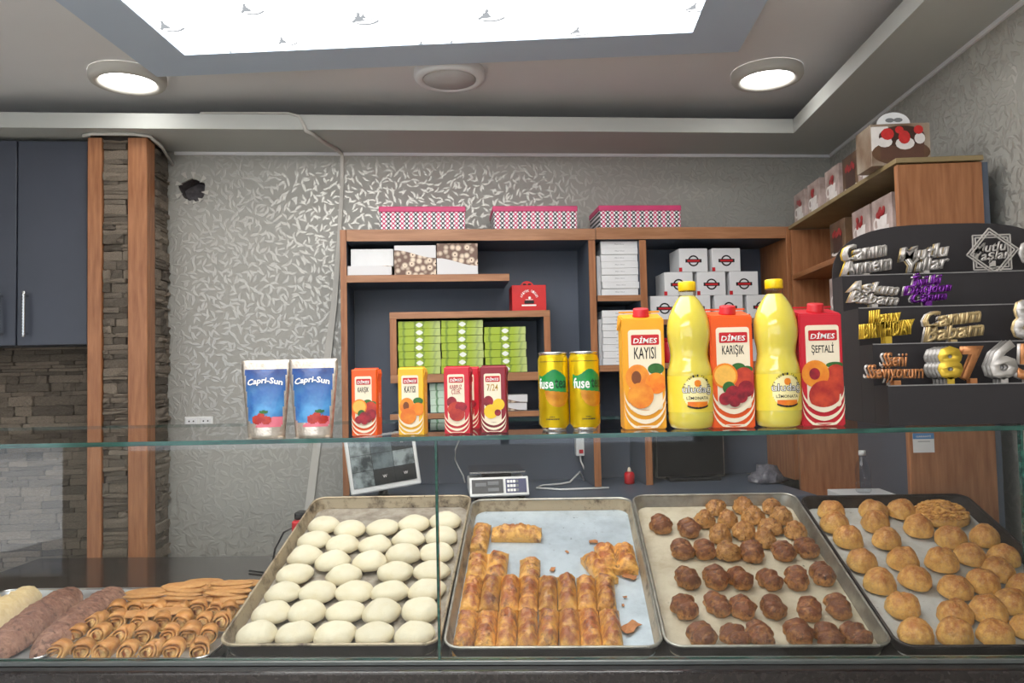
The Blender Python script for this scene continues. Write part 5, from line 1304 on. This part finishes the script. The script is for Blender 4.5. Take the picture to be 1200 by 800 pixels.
# ================================================================== CAKE-TOPPER STAND
X0 = .594; XE = 1.06
tiers = [(1.4365, 1.497, E-.0315), (1.4975, 1.557, E+.045), (1.5575, 1.634, E+.118), (1.6345, 1.688, E+.191)]
blkm = pm('matt_black_board', srgb(44, 40, 42), .55, var=.1, scale=8); edgem = pm('worn_board_edge', srgb(150, 146, 144), .5, var=.2)
t = thing('topper_stand', 'black stepped display stand with an arched back full of cake toppers', 'display stand', (X0, tiers[0][0], GT))
yo = tiers[0][0]
for k, (ya, yb, z) in enumerate(tiers):
    b = obj('step', box(0 if k else .0, XE-X0, ya-yo, yb-yo, 0, z-GT), blkm, t)
    obj('step_edge', box(.001, XE-X0-.001, ya-yo-.0012, ya-yo+.0012, z-GT-.0008, z-GT+.0012), edgem, b)
ztop = onY(1110, 262, 1.69).z-GT; z4 = tiers[3][2]-GT; Wd = XE-X0
arch = [(0, 0), (Wd, 0), (Wd, z4)] + [(Wd/2+Wd/2*(abs(math.cos(a))**.62)*(1 if math.cos(a) > 0 else -1), z4+(ztop-z4)*math.sin(a)**.8) for a in [PI*i/24 for i in range(1, 24)]] + [(0, z4)]
obj('arched_back', prism(arch, 1.6885-yo, 1.693-yo), blkm, t)
SIL = pm('silver_mirror_acrylic', srgb(206, 200, 194), .38, metal=.5, var=.2, scale=60); GLD = pm('gold_mirror_acrylic', srgb(228, 190, 66), .36, metal=.5, var=.2, scale=60); CHA = pm('champagne_acrylic', srgb(212, 186, 136), .36, metal=.5, var=.25, scale=60)
PUR = pm('purple_mirror_acrylic', srgb(128, 50, 160), .25, metal=.6, var=.3, scale=60); ROS = pm('copper_mirror_acrylic', srgb(196, 132, 84), .36, metal=.5, var=.25, scale=60); GRY = pm('grey_acrylic', srgb(150, 146, 142), .3, metal=.4, var=.15, scale=60)
def topper(px0, py0, px1, py1, tier, s, mats, label, rot=.12, shear=.35, n=3, dx=-.0016, bold=.018, extra=None, dyk=.0055):
    ya, yb, z = tiers[tier]; zb = z+.0004
    grp = 'cake toppers: '+label
    me_t = None
    for k in range(n-1, -1, -1):
        Y = ya+.006+k*dyk; c = onY((px0+px1)/2, (py0+py1)/2, ya+.006); a = onY(px0, py1, ya+.006); b = onY(px1, py0, ya+.006); W_, H_ = (b.x-a.x), (b.z-a.z)
        mt = mats[min(k, len(mats)-1)]
        o = thing('cake_topper', ('foremost ' if k == 0 and n > 1 else '')+label+('' if k == 0 else ', '+('', 'second', 'third', 'fourth', 'fifth')[k]+' in its stack'), 'cake topper', (c.x+dx*k, Y, zb), 0, grp)
        if me_t is None:
            bm = text(s, W_, H_, ext=.0022, shear=shear, bold=bold, ls=.62, M=Matrix.Rotation(-rot, 4, 'Y'))
            zs = [v.co.z for v in bm.verts]; bmesh.ops.translate(bm, vec=(0, 0, c.z-zb), verts=bm.verts)
            me_t = bpy.data.meshes.new('lettering'); bm.to_mesh(me_t); bm.free()
        m2 = me_t.copy(); m2.materials.append(mt); obj('lettering', m2, None, o)
        zl_ = min(v.co.z for v in me_t.vertices)
        obj('stick', box(-.006, .006, -.0022, -.0002, 0, max(.004, zl_+.004), 0), mt, o)
        if extra: extra(o, mt, W_, H_, c.z-zb)
topper(986, 283, 1043, 321, 3, 'Canım\nAnnem', [SIL, SIL, SIL, GLD], 'silver Canım Annem script cake topper', .13, n=4)
topper(1056, 286, 1113, 318, 3, 'Mutlu\nYıllar', [SIL, SIL, CHA], 'silver Mutlu Yıllar script cake topper', .1)
def star(o, mt, W_, H_, zc):
    for a in (0, PI/4+.1):
        bm = None
        for q in (1.0, .86):
            R_ = .049*q*(1.0 if a else 1.02); P = [(R_*math.cos(a+PI/4+PI/2*i)*1.05, zc+R_*math.sin(a+PI/4+PI/2*i)) for i in range(5)]
            for i in range(4):
                (xa, za_), (xb, zb_) = P[i], P[i+1]; d = Vector((xb-xa, zb_-za_)).normalized(); nn = Vector((-d.y, d.x))*.0013
                bm = prism([(xa-nn.x, za_-nn.y), (xb-nn.x, zb_-nn.y), (xb+nn.x, zb_+nn.y), (xa+nn.x, za_+nn.y)], -.0022-(.002 if a else 0), -.0002-(.002 if a else 0), bm)
        obj('square_frame', bm, mt, o)
topper(1141, 283, 1183, 308, 3, 'Mutlu\nYaşlar', [SIL], 'silver cake topper of two crossed square frames round script', .08, extra=star, n=1)
topper(995, 329, 1053, 357, 2, 'Aşkım\nBabam', [SIL, SIL, CHA], 'silver Aşkım Babam script cake topper', -.1)
topper(1060, 318, 1114, 354, 2, 'İyi ki\nDoğdun\nCanım', [PUR, PUR, SIL], 'purple mirrored script cake topper', .08)
topper(1009, 361, 1071, 395, 1, 'Happy\nBIRTHDAY', [GLD, GLD, GLD], 'gold Happy Birthday cake topper', .08, .3)
topper(1082, 361, 1151, 398, 1, 'Canım\nBabam', [CHA, CHA, SIL], 'champagne Canım Babam script cake topper', .1)
topper(1020, 412, 1081, 449, 0, 'Seni\nSeviyorum', [ROS, ROS, SIL, SIL], 'copper Seni Seviyorum cake topper', -.02, .15, dx=-.004)
topper(1099, 405, 1127, 445, 0, '8', [GLD, GRY, GRY, GRY, GRY], 'gold number 8 cake topper', 0, 0, 5, -.0038, .05)
topper(1127, 405, 1152, 446, 0, '7', [ROS, ROS], 'copper number 7 cake topper', 0, .15, 2, -.003, .05)
topper(1160, 398, 1191, 445, 0, '6', [SIL, GRY, GRY], 'silver number 6 cake topper', 0, .12, 3, -.004, .03)
topper(1192, 402, 1216, 445, 0, '5', [ROS, SIL], 'copper number 5 cake topper beside the 6', 0, .1, 2, -.003, .05)
topper(1188, 350, 1222, 398, 1, '&', [SIL, CHA], 'silver and gold curled cake topper above the number 6', 0, 0, 2, -.002, .05)
topper(1193, 280, 1225, 312, 3, 'O', [SIL], 'silver oval cake topper beyond the crossed square frames', 0, 0, 1, 0, .04)
